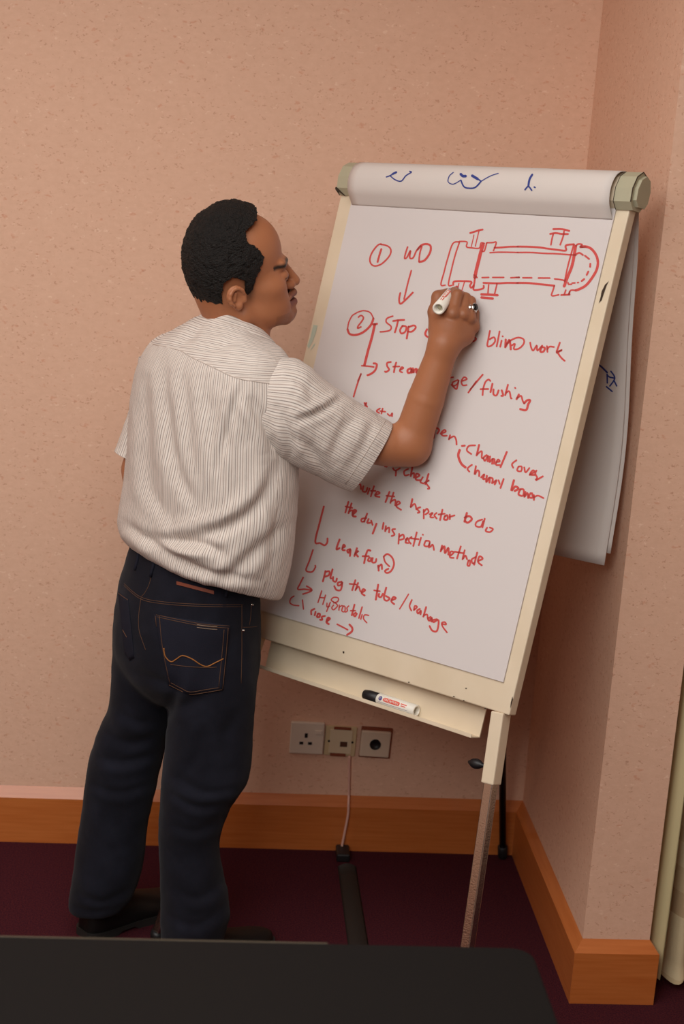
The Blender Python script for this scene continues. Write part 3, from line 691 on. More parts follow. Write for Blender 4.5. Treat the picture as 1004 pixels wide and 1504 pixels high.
for sd in (1, -1):
    C_((.116, sd*.011, -.013), (.109, sd*.015, -.012), .0085, .007, .006)
    E_((.115, sd*.033, .016), (.016, .017, .011), .012, '-')
    E_((.0915, sd*.033, .015), (.0150, .0155, .0135), .003)
    E_((.125, sd*.0055, -.021), (.005, .0032, .004), .003, '-')
C_((.106, .022, -.034), (.123, .004, -.031), .0060, .0068, .006); C_((.106, -.022, -.034), (.123, -.004, -.031), .0060, .0068, .006)
C_((.105, .020, -.048), (.121, .003, -.050), .0062, .0080, .006); C_((.105, -.020, -.048), (.121, -.003, -.050), .0062, .0080, .006)
C_((.103, .022, -.041), (.130, 0, -.0405), .0016, .0024, .002, '-'); C_((.103, -.022, -.041), (.130, 0, -.0405), .0016, .0024, .002, '-')
C_((.118, 0, -.060), (.126, 0, -.061), .005, .004, .008, '-')
for sd in (1, -1):                               # ears
    ec_ = np.array((-.010, sd*.079, .003)); ea = (nrm(hf*.94-hl*sd*.34), nrm(hl*sd), hu)
    B.ell(hp(*ec_), np.array((.0165, .0072, .0205))*HS, ea, .006)
    pts = [hp(ec_[0]+.0165*math.cos(t)-.002, sd*(.083+.006*(1-math.cos(t))/2), ec_[2]+.0275*math.sin(t)+.003) for t in np.radians([-35, 0, 30, 60, 90, 120, 150, 180, 210, 240, 262])]
    pts = [hp(-.010+.0150*math.cos(t), sd*(.084+.004*(1-math.cos(t))), .003+.0172*math.sin(t)) for t in np.radians([20, 45, 70, 95, 120, 150, 180, 210, 240])]
    B.chain(pts, [.0033*HS]*len(pts), .003)
    B.ell(hp(-.008, sd*.082, -.016), np.array((.0075, .0055, .0080))*HS, ea, .005)
    B.ell(hp(-.004, sd*.089, .000), np.array((.0070, .0060, .0105))*HS, ea, .004, '-')
    B.cap(hp(-.012, sd*.086, .011), hp(-.015, sd*.086, -.004), .0026, .0026, .003)
    B.cap(hp(.006, sd*.079, .003), hp(.005, sd*.081, -.007), .0042, .0045, .004)
# neck
NB = px(346, 520, YB+.02)
B.cap(hp(-.006, 0, -.015), NB, .053, .058, .03)
B.cap(hp(.030, 0, -.060), px(368, 520, YB+.0), .032, .04, .03)
# torso under the shirt (kept well inside it)
TC = [px(336, 545, YB), px(318, 620, YB), px(305, 700, YB), px(298, 780, YB), px(283, 860, YB)]
for p, r in zip(TC, ((.115, .07, .07), (.125, .085, .08), (.12, .085, .08), (.115, .085, .08), (.12, .085, .08))):
    B.ell(p, r, (RP, FP, np.array([0, 0, 1.])), .04)
SHR = px(404, 600, 3.065); ELR = px(603, 652, 3.085); WRR = px(652, 506, 3.072)
B.cap(TC[0], SHR, .05, .046, .03)
B.chain([SHR, px(490, 644, 3.07), px(563, 653, 3.08), ELR], [.048, .043, .0415, .0395], .006)
SHL = px(236, 560, 3.27); ELL = px(206, 690, 3.285); WRL = px(208, 785, 3.225)
B.cap(TC[0], SHL, .045, .04, .03); B.chain([SHL, ELL], [.040, .036], .02); B.chain([ELL, (ELL+WRL)/2, WRL], [.036, .034, .026], .02)
# legs inside the jeans
for hx, kx, ax_ in (((219, 940, 3.225), (184, 1110, 3.235), (152, 1312, 3.25)), ((318, 940, 3.13), (303, 1130, 3.105), (283, 1385, 3.10))):
    P3 = [px(*hx), px(*kx), px(*ax_)]; B.chain(P3, [.060, .042, .027], .03)
# left hand by the belt
lh = WRL
B.ell(lh+np.array([0.0, .0, -.04]), (.018, .038, .045), None, .015)
for i, dy in enumerate((-.03, -.01, .01, .03)):
    q = lh+np.array([.004, dy, -.075]); B.chain([q, q+np.array([.008, 0, -.03]), q+np.array([.022, 0, -.05])], [.0095, .0085, .0075], .005)
B.chain([lh+np.array([0, .03, -.02]), lh+np.array([.02, .05, -.045]), lh+np.array([.035, .05, -.06])], [.011, .0095, .008], .006)
# right forearm: thick below the elbow, thin at the wrist
fd = WRR-ELR
B.cap(ELR, ELR+fd*.45, .0395, .0372, .015); B.cap(ELR+fd*.45, WRR, .0372, .0288, .002)
B.cap(ELR+np.array([.004, 0, -.012]), ELR+np.array([-.03, 0, -.012]), .031, .033, .014)
# right hand, fist closed on a marker, seen from the back of the hand
def H(x, y, Y): return px(x, y, Y)
PALM = [H(655, 500, 3.085), H(664, 487, 3.092), H(672, 474, 3.105)]
B.cap(WRR, H(657, 488, 3.088), .027, .030, .02)
B.cap(H(650, 492, 3.09), H(652, 466, 3.10), .021, .0185, .02)
B.cap(H(668, 494, 3.083), H(670, 468, 3.093), .024, .019, .02)
B.cap(H(683, 492, 3.092), H(688, 474, 3.098), .019, .0165, .018)
FING = {   # MCP, PIP, DIP, tip with radii
 'index': ([H(664.5, 462, 3.080), H(671.5, 433, 3.100), H(667, 428.5, 3.135), H(662, 432, 3.155)], [.0135, .0115, .0095, .0080]),
 'middle': ([H(680, 463, 3.082), H(683.5, 437.5, 3.110), H(677, 434, 3.140), H(669, 439, 3.155)], [.0120, .0108, .0092, .0080]),
 'ring': ([H(689, 468, 3.086), H(691, 442.5, 3.108), H(686, 441, 3.138), H(677, 447, 3.152)], [.0118, .0104, .0090, .0080]),
 'little': ([H(695, 481, 3.096), H(696.5, 460, 3.120), H(691, 458, 3.142), H(682, 463, 3.152)], [.0112, .0098, .0085, .0074]),
}
for nme, (p, r) in FING.items():
    B.chain(p, r, .0022)
    B.ell(p[0]+np.array([0, -.001, .002]), np.array([1, 1, 1])*r[0]*1.04, None, .006)
THB = [H(642, 484, 3.098), H(638.5, 458, 3.118), H(643, 436, 3.138), H(656, 430, 3.150)]
B.chain(THB, [.018, .0135, .0118, .0092], .008)

# ---- mesh it: head and right arm fine, the rest (inside the clothes) coarser
NECKZ = px(340, 500, YB)[2]-.03
ARMX = px(520, 640, 3.08)[0]
V1, F1 = surface_nets(B, hp(-.01, 0, .03)-np.array([.15, .14, .20]), hp(-.01, 0, .03)+np.array([.17, .14, .15]), .0019, lambda c: c[:, 2] > NECKZ)
V2, F2 = surface_nets(B, [ARMX-.02, 2.98, ELR[2]-.075], [H(715, 450, 3.1)[0]+.02, 3.20, H(670, 410, 3.12)[2]+.03], .0019, lambda c: c[:, 0] > ARMX)
V3, F3 = surface_nets(B, [-.32, 2.95, -.02], [ARMX+.03, 3.42, NECKZ+.05], .007, lambda c: (c[:, 2] < NECKZ+.004) & (c[:, 0] < ARMX+.004))
BV = np.concatenate([V1, V2, V3]); BF = np.concatenate([F1, F2+len(V1), F3+len(V1)+len(V2)])
# natural colouring: eyebrows, stubble, lips, knuckles; then shade painted on the right hand
L = (BV-HO)@np.array(HA).T/HS
hd = (np.arange(len(BV)) < len(V1))
def band(d, r, s=.35): return np.clip((1-d)/s, 0, 1)*1.
ax_ = np.abs(L[:, 1])
brow = np.clip(1-np.abs(L[:, 2]-(.039+.10*(ax_-.012)*(ax_ < .034)-.12*(ax_-.034)*(ax_ >= .034)))/.0065, 0, 1)*(L[:, 0] > .06)*(ax_ > .008)*(ax_ < .055)
stub = np.clip(((L[:, 2] < -.020)*(L[:, 0] > .088)*(L[:, 2] > -.031)*(ax_ < .03))*.34+.22*((L[:, 2] < -.056)*(L[:, 0] > .07)), 0, 1)
side = np.clip(1-np.abs(L[:, 0]-.022)/.013, 0, 1)*np.clip((L[:, 2]+.03)/.03, 0, 1)*(ax_ > .045)*(L[:, 2] < .08)
lash = np.clip(1-np.abs(L[:, 2]-.0145+.4*(ax_-.033)**2/.03)/.0022, 0, 1)*(L[:, 0] > .083)*(ax_ > .018)*(ax_ < .048)
hair_a = hd*np.clip(brow*1.3+stub+side*.85+lash, 0, 1)
lip = hd*np.clip(1.6-np.abs(L[:, 2]+.0405)/.011, 0, 1)*(L[:, 0] > .105)*(ax_ < .024)
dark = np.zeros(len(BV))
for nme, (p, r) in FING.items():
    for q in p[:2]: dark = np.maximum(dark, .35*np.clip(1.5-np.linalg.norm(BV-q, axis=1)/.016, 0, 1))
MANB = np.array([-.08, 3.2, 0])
dark = np.maximum(dark, .45*np.clip(((BV-WRR)@nrm(WRR-ELR)+.01)/.05, 0, 1)*(BV[:, 0] > ARMX))  # shade of the writing hand, put into the skin colour past the wrist
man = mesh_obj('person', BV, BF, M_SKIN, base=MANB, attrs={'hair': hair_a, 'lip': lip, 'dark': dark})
tag(man, 'man in striped short-sleeved shirt and dark jeans writing on the flip chart with a marker', 'person')

# ---- eyes
for sd in (1, -1):
    b = MB(); c = hp(.0935, sd*.033, .0145)
    b.lathe(c-hf*.0138, hf, [(.0138*math.sin(t)+1e-5, .0138*(1-math.cos(t))) for t in np.linspace(0, math.pi, 14)], 18)
    e = b.obj('eye', M_EYE, man)
    b = MB(); ir = nrm(hf-hu*.25); b.lathe(c+ir*.0118, ir, [(.0062, 0), (.0058, .0014), (.004, .0022), (.001, .0026)], 16); b.obj('iris', M_IRIS, e)

# ---- hair: skull offset, cut along the hairline, curly relief
HAIR = SDF(); 
HAIR.ell(hp(.003, 0, .060), np.array((.0895, .082, .091))*HS, HA, .01)
HAIR.ell(hp(.016, 0, .098), np.array((.066, .060, .058))*HS, HA, .03)
HAIR.ell(hp(-.022, 0, .024), np.array((.052, .065, .068))*HS, HA, .03)
HLINE = np.array([(-.20, .9), (.052, .9), (.062, .150), (.050, .132), (.020, .118), (.022, .098), (.040, .085), (.052, .066), (.044, .050), (.034, .030), (.027, .004), (.020, -.008), (.013, .002), (.010, .030), (-.012, .040), (-.030, .030), (-.034, .005), (-.030, -.028), (-.036, -.052), (-.2, -.066)])
def polysd(P, poly):
    d = np.full(len(P), 1e9); ins = np.zeros(len(P), bool); n = len(poly)
    for i in range(n):
        a, b_ = poly[i], poly[(i+1) % n]; ab = b_-a; t = np.clip((P-a)@ab/(ab@ab), 0, 1); d = np.minimum(d, np.linalg.norm(P-a-t[:, None]*ab, axis=1))
        c = (a[1] > P[:, 1]) != (b_[1] > P[:, 1]); xi = a[0]+(P[:, 1]-a[1])/(b_[1]-a[1]+1e-12)*ab[0]; ins ^= c & (P[:, 0] < xi)
    return np.where(ins, -d, d)
def hairfn(P):
    d = HAIR(P); q = (P-HO)@np.array(HA).T/HS
    m = np.abs(d) < .05
    if m.any():
        r = P[m]; qq = q[m]
        curl = .0022*vnoise(r, 190, 3)+.0022*vnoise(r, 400, 5)+.0022*vnoise(r, 60, 9)
        s2 = qq[:, :1]; side_pts = np.stack([qq[:, 0]+.0*qq[:, 1], qq[:, 2]], 1)
        cut = polysd(side_pts, HLINE)*HS
        # towards the middle of the head the front hairline runs straight across
        e = np.maximum(d[m]+curl, cut+.0030*vnoise(r, 210, 8)+.0022*vnoise(r, 600, 12)); d[m] = e
    return d
VH, FH = surface_nets(hairfn, hp(-.02, 0, .06)-np.array([.15, .15, .17]), hp(-.02, 0, .06)+np.array([.16, .15, .16]), .0017)
mesh_obj('hair', VH, FH, M_HAIR, man)
# ---------------------------------------------------------------- clothes
def ring(xl, yl, xr, yr, Y, th, ratio, n, gz=0., pw=2.0, ph=0.):
    """horizontal-ish section whose outline spans the two photo points at depth Y; th turns it about its axis"""
    A = px(xl, yl, Y); C = px(xr, yr, Y); c = (A+C)/2; e = C-A; a = np.linalg.norm(e)/2; e = e/np.linalg.norm(e)
    g = nrm(np.array([-e[1], e[0], 0.])); g = nrm(np.array([0, 1., 0])-e*e[1]) if abs(g[1]) < .2 else g
    if g[1] < 0: g = -g
    g = nrm(g+np.array([0, 0, gz]))
    k = a/math.sqrt(math.cos(th)**2+(ratio*math.sin(th))**2); rp = math.cos(th)*e-math.sin(th)*g; fp = math.sin(th)*e+math.cos(th)*g
    t = np.linspace(0, 2*math.pi, n, endpoint=False)+ph
    cx = np.sign(np.cos(t))*np.abs(np.cos(t))**(2/pw); sy = np.sign(np.sin(t))*np.abs(np.sin(t))**(2/pw)
    return c+k*cx[:, None]*rp+k*ratio*sy[:, None]*fp
def line_dist(Q, poly):
    """distance in photo pixels from points Q to a polyline, signed by side, and position along it"""
    best = np.full(len(Q), 1e9); sg = np.zeros(len(Q)); al = np.zeros(len(Q)); n = len(poly)
    for i in range(n-1):
        a, b_ = np.array(poly[i], float), np.array(poly[i+1], float); ab = b_-a
        t = np.clip((Q-a)@ab/(ab@ab), 0, 1); v = Q-a-t[:, None]*ab; d = np.linalg.norm(v, axis=1)
        m = d < best; best[m] = d[m]; sg[m] = np.sign(ab[0]*v[m, 1]-ab[1]*v[m, 0]); al[m] = (i+t[m])/(n-1)
    return best, sg, al
def folds(G, lst, N):
    """crease the grid: each fold = (photo polyline, depth m, half width px); valley with a ridge on one side"""
    V = G.reshape(-1, 3); Nn = N.reshape(-1, 3); Q = project(V); front = ((V-CAM)*Nn).sum(1) < 0; off = np.zeros(len(V))
    for poly, amp, wd in lst:
        d, s, a = line_dist(Q, catmull(np.array(poly, float), (len(poly)-1)*4+1)); env = np.sin(np.clip(a, .02, .98)*math.pi)**.6
        x = d*s/wd; off += front*amp*env*(-np.exp(-x*x)+.8*np.exp(-((x-1.9)/1.25)**2)+.35*np.exp(-((x+2.2)/1.4)**2))
    return (V+Nn*off[:, None]).reshape(G.shape)
T_ROWS = [(200, 802, 394, 858, .62, -.16), (191, 805, 402, 870, .64, -.16), (184, 799, 410, 861, .66, -.13), (176, 785, 419, 822, .66, -.06), (175.5, 764, 423, 785, .65, 0), (180, 735, 428, 744, .64, 0), (185, 700, 432, 698, .63, 0), (188, 665, 431, 657, .62, 0),
          (190, 630, 429, 626, .60, 0), (193, 595, 430, 598, .58, 0), (198, 560, 431, 566, .56, -.05), (206, 531, 426, 542, .54, -.08), (221, 507, 419, 526, .52, -.10), (248, 489, 411, 513, .55, -.12), (277, 474, 402, 505, .66, -.14), (298, 463, 392, 498, .8, -.16)]
NA = 200
rows = np.array([ring(a, b_, c, d, YB, TH, r, NA, gz, 2.25) for a, b_, c, d, r, gz in T_ROWS])
G = catmull(rows, 190); N = gridnormals(G)
if ((N[60, 10]-0)@(G[60, 10]-G[60].mean(0))) < 0: N = -N
SHIRT_FOLDS = [
 ([(222, 786), (262, 796), (305, 802), (328, 814)], .010, 7), ([(402, 685), (386, 732), (345, 768), (298, 786), (258, 790)], .011, 9),
 ([(240, 533), (245, 600), (260, 690), (290, 748)], .007, 8), ([(300, 560), (312, 640), (326, 720)], .005, 9), ([(357, 558), (342, 605), (330, 648), (322, 690)], .007, 6),
 ([(362, 580), (388, 622), (404, 662)], .008, 8), ([(268, 545), (276, 620), (282, 690)], .004, 8), ([(216, 560), (214, 640), (222, 720), (250, 765)], .006, 9),
 ([(186, 770), (215, 792), (255, 815), (300, 838)], .009, 7), ([(420, 770), (385, 800), (345, 838), (318, 858)], .007, 9), ([(318, 600), (344, 690), (340, 740)], .004, 8),
 ([(300, 470), (282, 492), (262, 508)], .004, 6), ([(352, 492), (330, 508), (300, 512)], .003, 7), ([(395, 720), (405, 780), (396, 840)], .005, 8), ([(230, 812), (275, 832), (330, 846), (380, 852)], .005, 6)]
G = folds(G, SHIRT_FOLDS, N)
G = G+N*(.0022*vnoise(G*np.array([1, 1, .5]), 34, 21)+.0012*vnoise(G*np.array([1, 1, .6]), 75, 22))[..., None]
arc = np.concatenate([[0], np.cumsum(np.linalg.norm(np.diff(np.concatenate([rows[7], rows[7][:1]]), axis=0), axis=1))])
vv = np.concatenate([[0], np.cumsum(np.linalg.norm(np.diff(G[:, 150], axis=0), axis=1))])
SEAM = [(180, 500), (225, 506), (262, 514), (284, 526), (316, 541), (347, 555), (380, 561), (414, 565), (460, 568)]
def shirt_grid(name, G, parent, us, vs, yoke=None, inner=.0012):
    """closed tube of cloth with a thickness and its own UVs (seam column doubled)"""
    G = np.concatenate([G, G[:, :1]], 1); m, n = G.shape[:2]; N = gridnormals(G, False); N[:, 0] = N[:, -1] = nrm2(N[:, 0]+N[:, -1])
    uv = np.stack([np.broadcast_to(np.asarray(us)[None, :], (m, n)), np.broadcast_to(np.asarray(vs)[:, None], (m, n))], -1).reshape(-1, 2)
    yk = np.full(m*n, -1.) if yoke is None else yoke(G.reshape(-1, 3))
    cin = G.mean(1, keepdims=True); s = np.sign(((G-cin)*N).sum(-1)[m//2].mean()); I = G-s*N*inner
    V = np.concatenate([G.reshape(-1, 3), I.reshape(-1, 3)]); k = m*n; F = gridfaces(m, n, False)
    if s < 0: F = [f[::-1] for f in F]
    F = F+[[k+i for i in f[::-1]] for f in F]
    for r in (0, m-1): F += [[r*n+j, r*n+j+1, k+r*n+j+1, k+r*n+j] for j in range(n-1)]
    return mesh_obj(name, V, F, M_SHIRT, parent, uv=np.concatenate([uv, uv]), attrs={'yoke': np.concatenate([yk, yk])})
def nrm2(a): return a/(np.linalg.norm(a, axis=-1, keepdims=True)+1e-12)
def yokefn(V):
    q = project(V); sx = np.array([p[0] for p in SEAM]); sy = np.array([p[1] for p in SEAM]); return (np.interp(q[:, 0], sx, sy)-q[:, 1])/20
shirt = shirt_grid('shirt', G, man, arc, vv, yokefn)
TSH = bvh_of(shirt)
def onsurf(T, x, y, lift=.001):
    d = ray(x, y); h = T.ray_cast(Vector(CAM), Vector(d))
    return None if h[0] is None else np.array(h[0])-d*lift
def seamline(mb, T, pts, r, lift=.0004, n=4, dens=4):
    p = catmull(np.array(pts, float), (len(pts)-1)*dens+1); P = [onsurf(T, *q, lift) for q in p]; P = [q for q in P if q is not None]
    keep = [P[0]] if P else []
    for q in P[1:]:
        if np.linalg.norm(q-keep[-1]) < .06: keep.append(q)
    if len(keep) > 2: mb.tube(keep, r, n)
M_THREAD = mat('grey_seam_thread', srgb(196, 182, 172), .9)
b = MB()
seamline(b, TSH, SEAM[1:-1], .0011); b.obj('seam', M_THREAD, shirt); b = MB(); seamline(b, TSH, [(408, 700), (404, 760), (396, 820), (388, 860)], .0009)
b.obj('seam', M_THREAD, shirt)
# sleeves
S_ROWS = [(362, 640, 372, 540, 3.06, .7), (396, 664, 400, 528, 3.052, .74), (428, 681, 438, 528, 3.05, .74), (455, 693, 474, 556, 3.055, .72), (480, 706, 514, 584, 3.065, .72), (502, 716.5, 552, 606.5, 3.075, .72), (513, 721, 576, 622.5, 3.08, .72)]
def sleeve(name, rws, flds, gz):
    rr = np.array([ring(a, b_, c, d, Y, 0, r, 120, gz, 2.1) for a, b_, c, d, Y, r in rws]); G = catmull(rr, 80); N = gridnormals(G)
    if (N[40]*(G[40]-G[40].mean(0))).sum() < 0: N = -N
    G = folds(G, flds, N); fade = np.linspace(0, 1, 80)[:, None]
    G = G+N*((.0018*vnoise(G, 40, 31)+.0012*vnoise(G, 85, 32))*(1-.5*fade**3))[..., None]
    G = np.concatenate([G, G[-1:]-N[-1:]*.0016+ (G[-2:-1]-G[-1:])*.3])
    a = np.concatenate([[0], np.cumsum(np.linalg.norm(np.diff(np.concatenate([rr[-2], rr[-2][:1]]), axis=0), axis=1))])
    v = np.concatenate([[0], np.cumsum(np.linalg.norm(np.diff(G[:, 10], axis=0), axis=1))])
    return shirt_grid(name, G, shirt, a, v)
sl = sleeve('sleeve', S_ROWS, [([(500, 585), (478, 600), (452, 612), (432, 618)], .008, 5), ([(440, 640), (462, 668), (478, 692)], .006, 7), ([(412, 600), (424, 640), (430, 672)], .006, 7), ([(520, 610), (500, 640), (486, 672)], .004, 8), ([(430, 552), (450, 566), (462, 590)], .004, 7), ([(548, 618), (536, 650), (512, 690)], .003, 7)], 0)
TSL = bvh_of(sl); b = MB()
seamline(b, TSL, [(566, 618), (550, 644), (530, 676), (507, 711)], .0008); b.obj('hem_seam', M_THREAD, sl) if b.V else None
b = MB(); seamline(b, TSH, [(409, 545), (407, 580), (405, 620), (407, 655), (409, 668)], .0012)
if b.V: b.obj('armhole_seam', M_THREAD, shirt)
sleeve('sleeve', [(204, 524, 258, 540, 3.29, .8), (194, 585, 250, 600, 3.29, .8), (179, 632, 236, 650, 3.285, .8), (168, 662, 226, 684, 3.28, .8)], [], 0)
# collar
C_ROWS = [(306, 472, 384, 499, .92, -.26), (303, 458, 387, 490, .92, -.28), (300.5, 458.5, 390.5, 490, .92, -.26), (296, 470, 404, 505, .84, -.20), (293, 478, 414, 519, .80, -.18)]
G = catmull(np.array([ring(a, b_, c, d, YB+.005, TH, r, 120, gz, 2.0) for a, b_, c, d, r, gz in C_ROWS]), 40)
vv = np.concatenate([[0], np.cumsum(np.linalg.norm(np.diff(G[:, 90], axis=0), axis=1))])
shirt_grid('collar', G, shirt, np.linspace(0, .45, 121), vv, lambda V: np.ones(len(V)))

# ---- jeans
def loft(rws, n=72, m=None, pw=2.2):
    rr = np.array([ring(a, b_, c, d, Y, t, r, n, gz, pw) for a, b_, c, d, Y, t, r, gz in rws]); G = catmull(rr, m or len(rws)*8)
    return G
def closed(mb, G):
    m, n = G.shape[:2]; mb.add(G.reshape(-1, 3), gridfaces(m, n)+[list(range(n))[::-1], [(m-1)*n+j for j in range(n)]])
mb = MB()
closed(mb, loft([(194, 798, 375, 856, 3.175, TH, .74, -.20), (189, 815, 378, 872, 3.175, TH, .74, -.18), (182, 840, 379, 893, 3.175, TH, .76, -.08), (175, 866, 379, 915, 3.175, TH, .80, 0), (169.5, 903, 378.5, 940, 3.175, TH, .86, 0), (167, 945, 377.5, 968, 3.175, TH, .84, 0), (170, 980, 372, 995, 3.18, TH, .74, 0), (182, 1008, 356, 1016, 3.19, TH, .62, 0), (205, 1026, 330, 1030, 3.19, TH, .5, 0)]))
closed(mb, loft([(172, 905, 270, 925, 3.215, 0, 1.1, 0), (165.5, 962, 266, 975, 3.215, 0, 1.2, 0), (160, 1036, 258, 1040, 3.225, 0, 1.1, 0), (146, 1068, 248, 1078, 3.235, 0, 1, 0), (131.5, 1110, 239, 1113, 3.235, 0, .95, 0), (124, 1151, 229, 1158, 3.24, 0, .95, 0), (117, 1213, 217.5, 1205, 3.245, 0, 1, 0), (110.5, 1256, 213, 1250, 3.25, 0, 1.05, 0), (105, 1292, 206, 1286, 3.25, 0, 1.05, 0), (101.5, 1320, 194, 1314, 3.25, 0, 1.0, 0), (101.5, 1333, 184, 1328, 3.25, 0, 1.0, 0)]))
closed(mb, loft([(262, 915, 378, 925, 3.125, 0, 1.12, 0), (256, 965, 378, 965, 3.12, 0, 1.15, 0), (248, 1022, 376.5, 1015, 3.115, 0, 1.1, 0), (243.5, 1080, 373, 1068, 3.11, 0, 1, 0), (240, 1120, 369, 1120, 3.105, 0, 1, 0), (238, 1146, 363, 1147, 3.10, 0, 1, 0), (235, 1172, 345, 1170, 3.10, 0, 1.05, 0), (232.5, 1212, 328.5, 1209, 3.10, 0, 1.1, 0), (233, 1246, 323.5, 1244, 3.10, 0, 1.1, 0), (234.5, 1290, 328, 1286, 3.10, 0, 1.1, 0), (236, 1334, 337, 1334, 3.10, 0, 1.1, 0), (236, 1374, 330, 1372, 3.10, 0, 1.2, 0), (237, 1412, 322, 1410, 3.10, 0, 1.25, 0)]))
def remeshed(V, F, vox):
    me = bpy.data.meshes.new('t'); me.from_pydata(V.tolist(), [], F); me.update(); o = bpy.data.objects.new('t', me); COL.objects.link(o)
    r = o.modifiers.new('r', 'REMESH'); r.mode = 'VOXEL'; r.voxel_size = vox
    s = o.modifiers.new('s', 'SMOOTH'); s.iterations = 16; s.factor = .5
    ev = o.evaluated_get(bpy.context.evaluated_depsgraph_get()); m2 = ev.to_mesh()
    V2 = np.array([v.co[:] for v in m2.vertices]); F2 = [tuple(p.vertices) for p in m2.polygons]; N2 = np.array([v.normal[:] for v in m2.vertices])
    ev.to_mesh_clear(); bpy.data.objects.remove(o); bpy.data.meshes.remove(me); return V2, F2, N2
JV, JF, JN = remeshed(*mb.out(), .005)
Q = project(JV); front = ((JV-CAM)*JN).sum(1) < 0; off = .0022*vnoise(JV*np.array([1, 1, .9]), 22, 41)+.0012*vnoise(JV*np.array([1, 1, 1.2]), 52, 42)
for poly, amp, wd in [([(196, 985), (240, 1003), (262, 1010)], .008, 7), ([(150, 1075), (190, 1092), (228, 1080)], .008, 7), ([(138, 1110), (180, 1120), (232, 1105)], .008, 7), ([(130, 1150), (175, 1165), (222, 1150)], .007, 6), ([(255, 1140), (300, 1165), (352, 1158)], .009, 7), ([(250, 1165), (290, 1185), (335, 1178)], .008, 6),
                      ([(250, 1210), (285, 1222), (322, 1205)], .006, 6), ([(108, 1310), (150, 1325), (200, 1300)], .008, 6), ([(108, 1330), (140, 1338), (180, 1330)], .007, 5), ([(250, 1300), (290, 1320), (330, 1290)], .007, 7), ([(248, 1345), (290, 1360), (334, 1325)], .007, 7), ([(244, 1060), (252, 1030), (262, 1000), (270, 960)], .010, 8),
                      ([(300, 1060), (290, 1110), (262, 1150)], .006, 9), ([(170, 1045), (200, 1060), (236, 1062)], .007, 7), ([(350, 1040), (330, 1090), (345, 1140)], .005, 9)]:
    d, s, a = line_dist(Q, catmull(np.array(poly, float), 9)); x = d*s/wd; env = np.sin(np.clip(a, .02, .98)*math.pi)**.6
    off += .55*front*amp*env*(-np.exp(-x*x)+.8*np.exp(-((x-1.9)/1.25)**2))
JV = JV+JN*off[:, None]
jeans = mesh_obj('jeans', JV, JF, M_JEAN, man); TJ = bvh_of(jeans)
def pocket(quad, tip):
    TL, TR, BR, BL = [np.array(q, float) for q in quad]; n = 14; V = []
    for i in range(n+1):
        for j in range(n+1):
            s, t = j/n, i/n; bot = BL*(1-s)+BR*s+(tip-(BL+BR)/2)*(1-abs(2*s-1)); q = (TL*(1-s)+TR*s)*(1-t)+bot*t
            V.append(onsurf(TJ, *q, .0026) if onsurf(TJ, *q) is not None else onsurf(TJ, *(q+[4, 0]), .0026))
    k = len(V); V = V+[v+ray(*project(v))*.004 for v in V]; F = [[i*(n+1)+j, (i+1)*(n+1)+j, (i+1)*(n+1)+j+1, i*(n+1)+j+1] for i in range(n) for j in range(n)]
    e = list(range(n+1))+[i*(n+1)+n for i in range(1, n+1)]+[n*(n+1)+j for j in range(n-1, -1, -1)]+[i*(n+1) for i in range(n-1, 0, -1)]
    F += [[k+i for i in f[::-1]] for f in F]+[[e[i], e[(i+1) % len(e)], k+e[(i+1) % len(e)], k+e[i]] for i in range(len(e))]
    return mesh_obj('back_pocket', V, F, M_JEAN2, jeans)
pk = pocket([(226, 902.5), (338.5, 919), (327, 1014), (247, 1007)], np.array([279, 1021.]))
TP = bvh_of(pk)
pk2 = pocket([(172.5, 868), (188, 880), (197, 966), (183, 960)], np.array([190, 970.]))
TP2 = bvh_of(pk2)
b = MB()
for p in ([(229, 903), (262, 910), (300, 917), (337, 919.5)], [(230, 906), (262, 913), (300, 920), (336, 922.5)], [(234, 905), (237, 940), (242, 970), (250, 1006)], [(228, 905), (232, 940), (238, 975), (247, 1006)], [(335, 922), (332, 960), (327, 1012)], [(329, 925), (326, 960), (321, 1010)], [(248, 1006), (264, 1014), (279, 1020), (303, 1017), (326, 1013)], [(251, 1003), (266, 1011), (279, 1016.5), (302, 1013), (322, 1010)], [(250, 976), (275, 979), (300, 980.5), (318, 980)]):
    seamline(b, TP, p, .0007)
b.obj('stitching', M_STITCH, pk)
b = MB(); seamline(b, TP, [(240.5, 952), (242.5, 964), (251, 972), (259, 968), (268, 963), (282, 968), (294, 976), (304, 979), (315, 974), (328, 967.5)], .0013)
b.obj('arc_stitching', M_STITCH2, pk)
M_GREYTAG = mat('grey_woven_tag', srgb(128, 108, 92), .8)
b = MB(); seamline(b, TP, [(289, 917.5), (299, 919), (309, 920), (319, 920.5)], .0009); seamline(b, TP, [(289, 921.5), (299, 923), (309, 924), (319, 924.5)], .0008)
b.obj('woven_tag', M_GREYTAG, pk)
b = MB()
seamline(b, TP2, [(173.5, 871), (180, 876), (187.5, 881)], .0008); seamline(b, TP2, [(173, 898), (175, 912), (180, 925), (186, 936)], .0009)
if b.V: b.obj('stitching', M_STITCH, pk2)
b = MB()
for p in ([(182, 857), (195, 869), (207, 877), (225, 882), (262, 886), (310, 888), (357, 888)], [(182, 860), (195, 872), (207, 880), (225, 885), (262, 889), (310, 891), (356, 891)], [(207, 878), (203.5, 905), (204, 925), (208.5, 940), (214, 955)], [(222, 846), (219, 858), (213, 870), (207, 877)], [(355, 888), (355, 920), (355, 960), (354, 1004)], [(369, 885), (368, 905), (366, 918)], [(357, 921.5), (368, 921), (377, 920)]):
    seamline(b, TJ, p, .0006)
b.obj('stitching', M_STITCH, jeans)
b = MB()
for q in ((357, 926), (370, 888)): 
    b = MB(); c = onsurf(TJ, *q, .0005); b.lathe(c, -ray(*q), [(.003, 0), (.0028, .001), (.001, .0018)], 12); b.obj('rivet', M_SILVER, jeans)
b = MB()
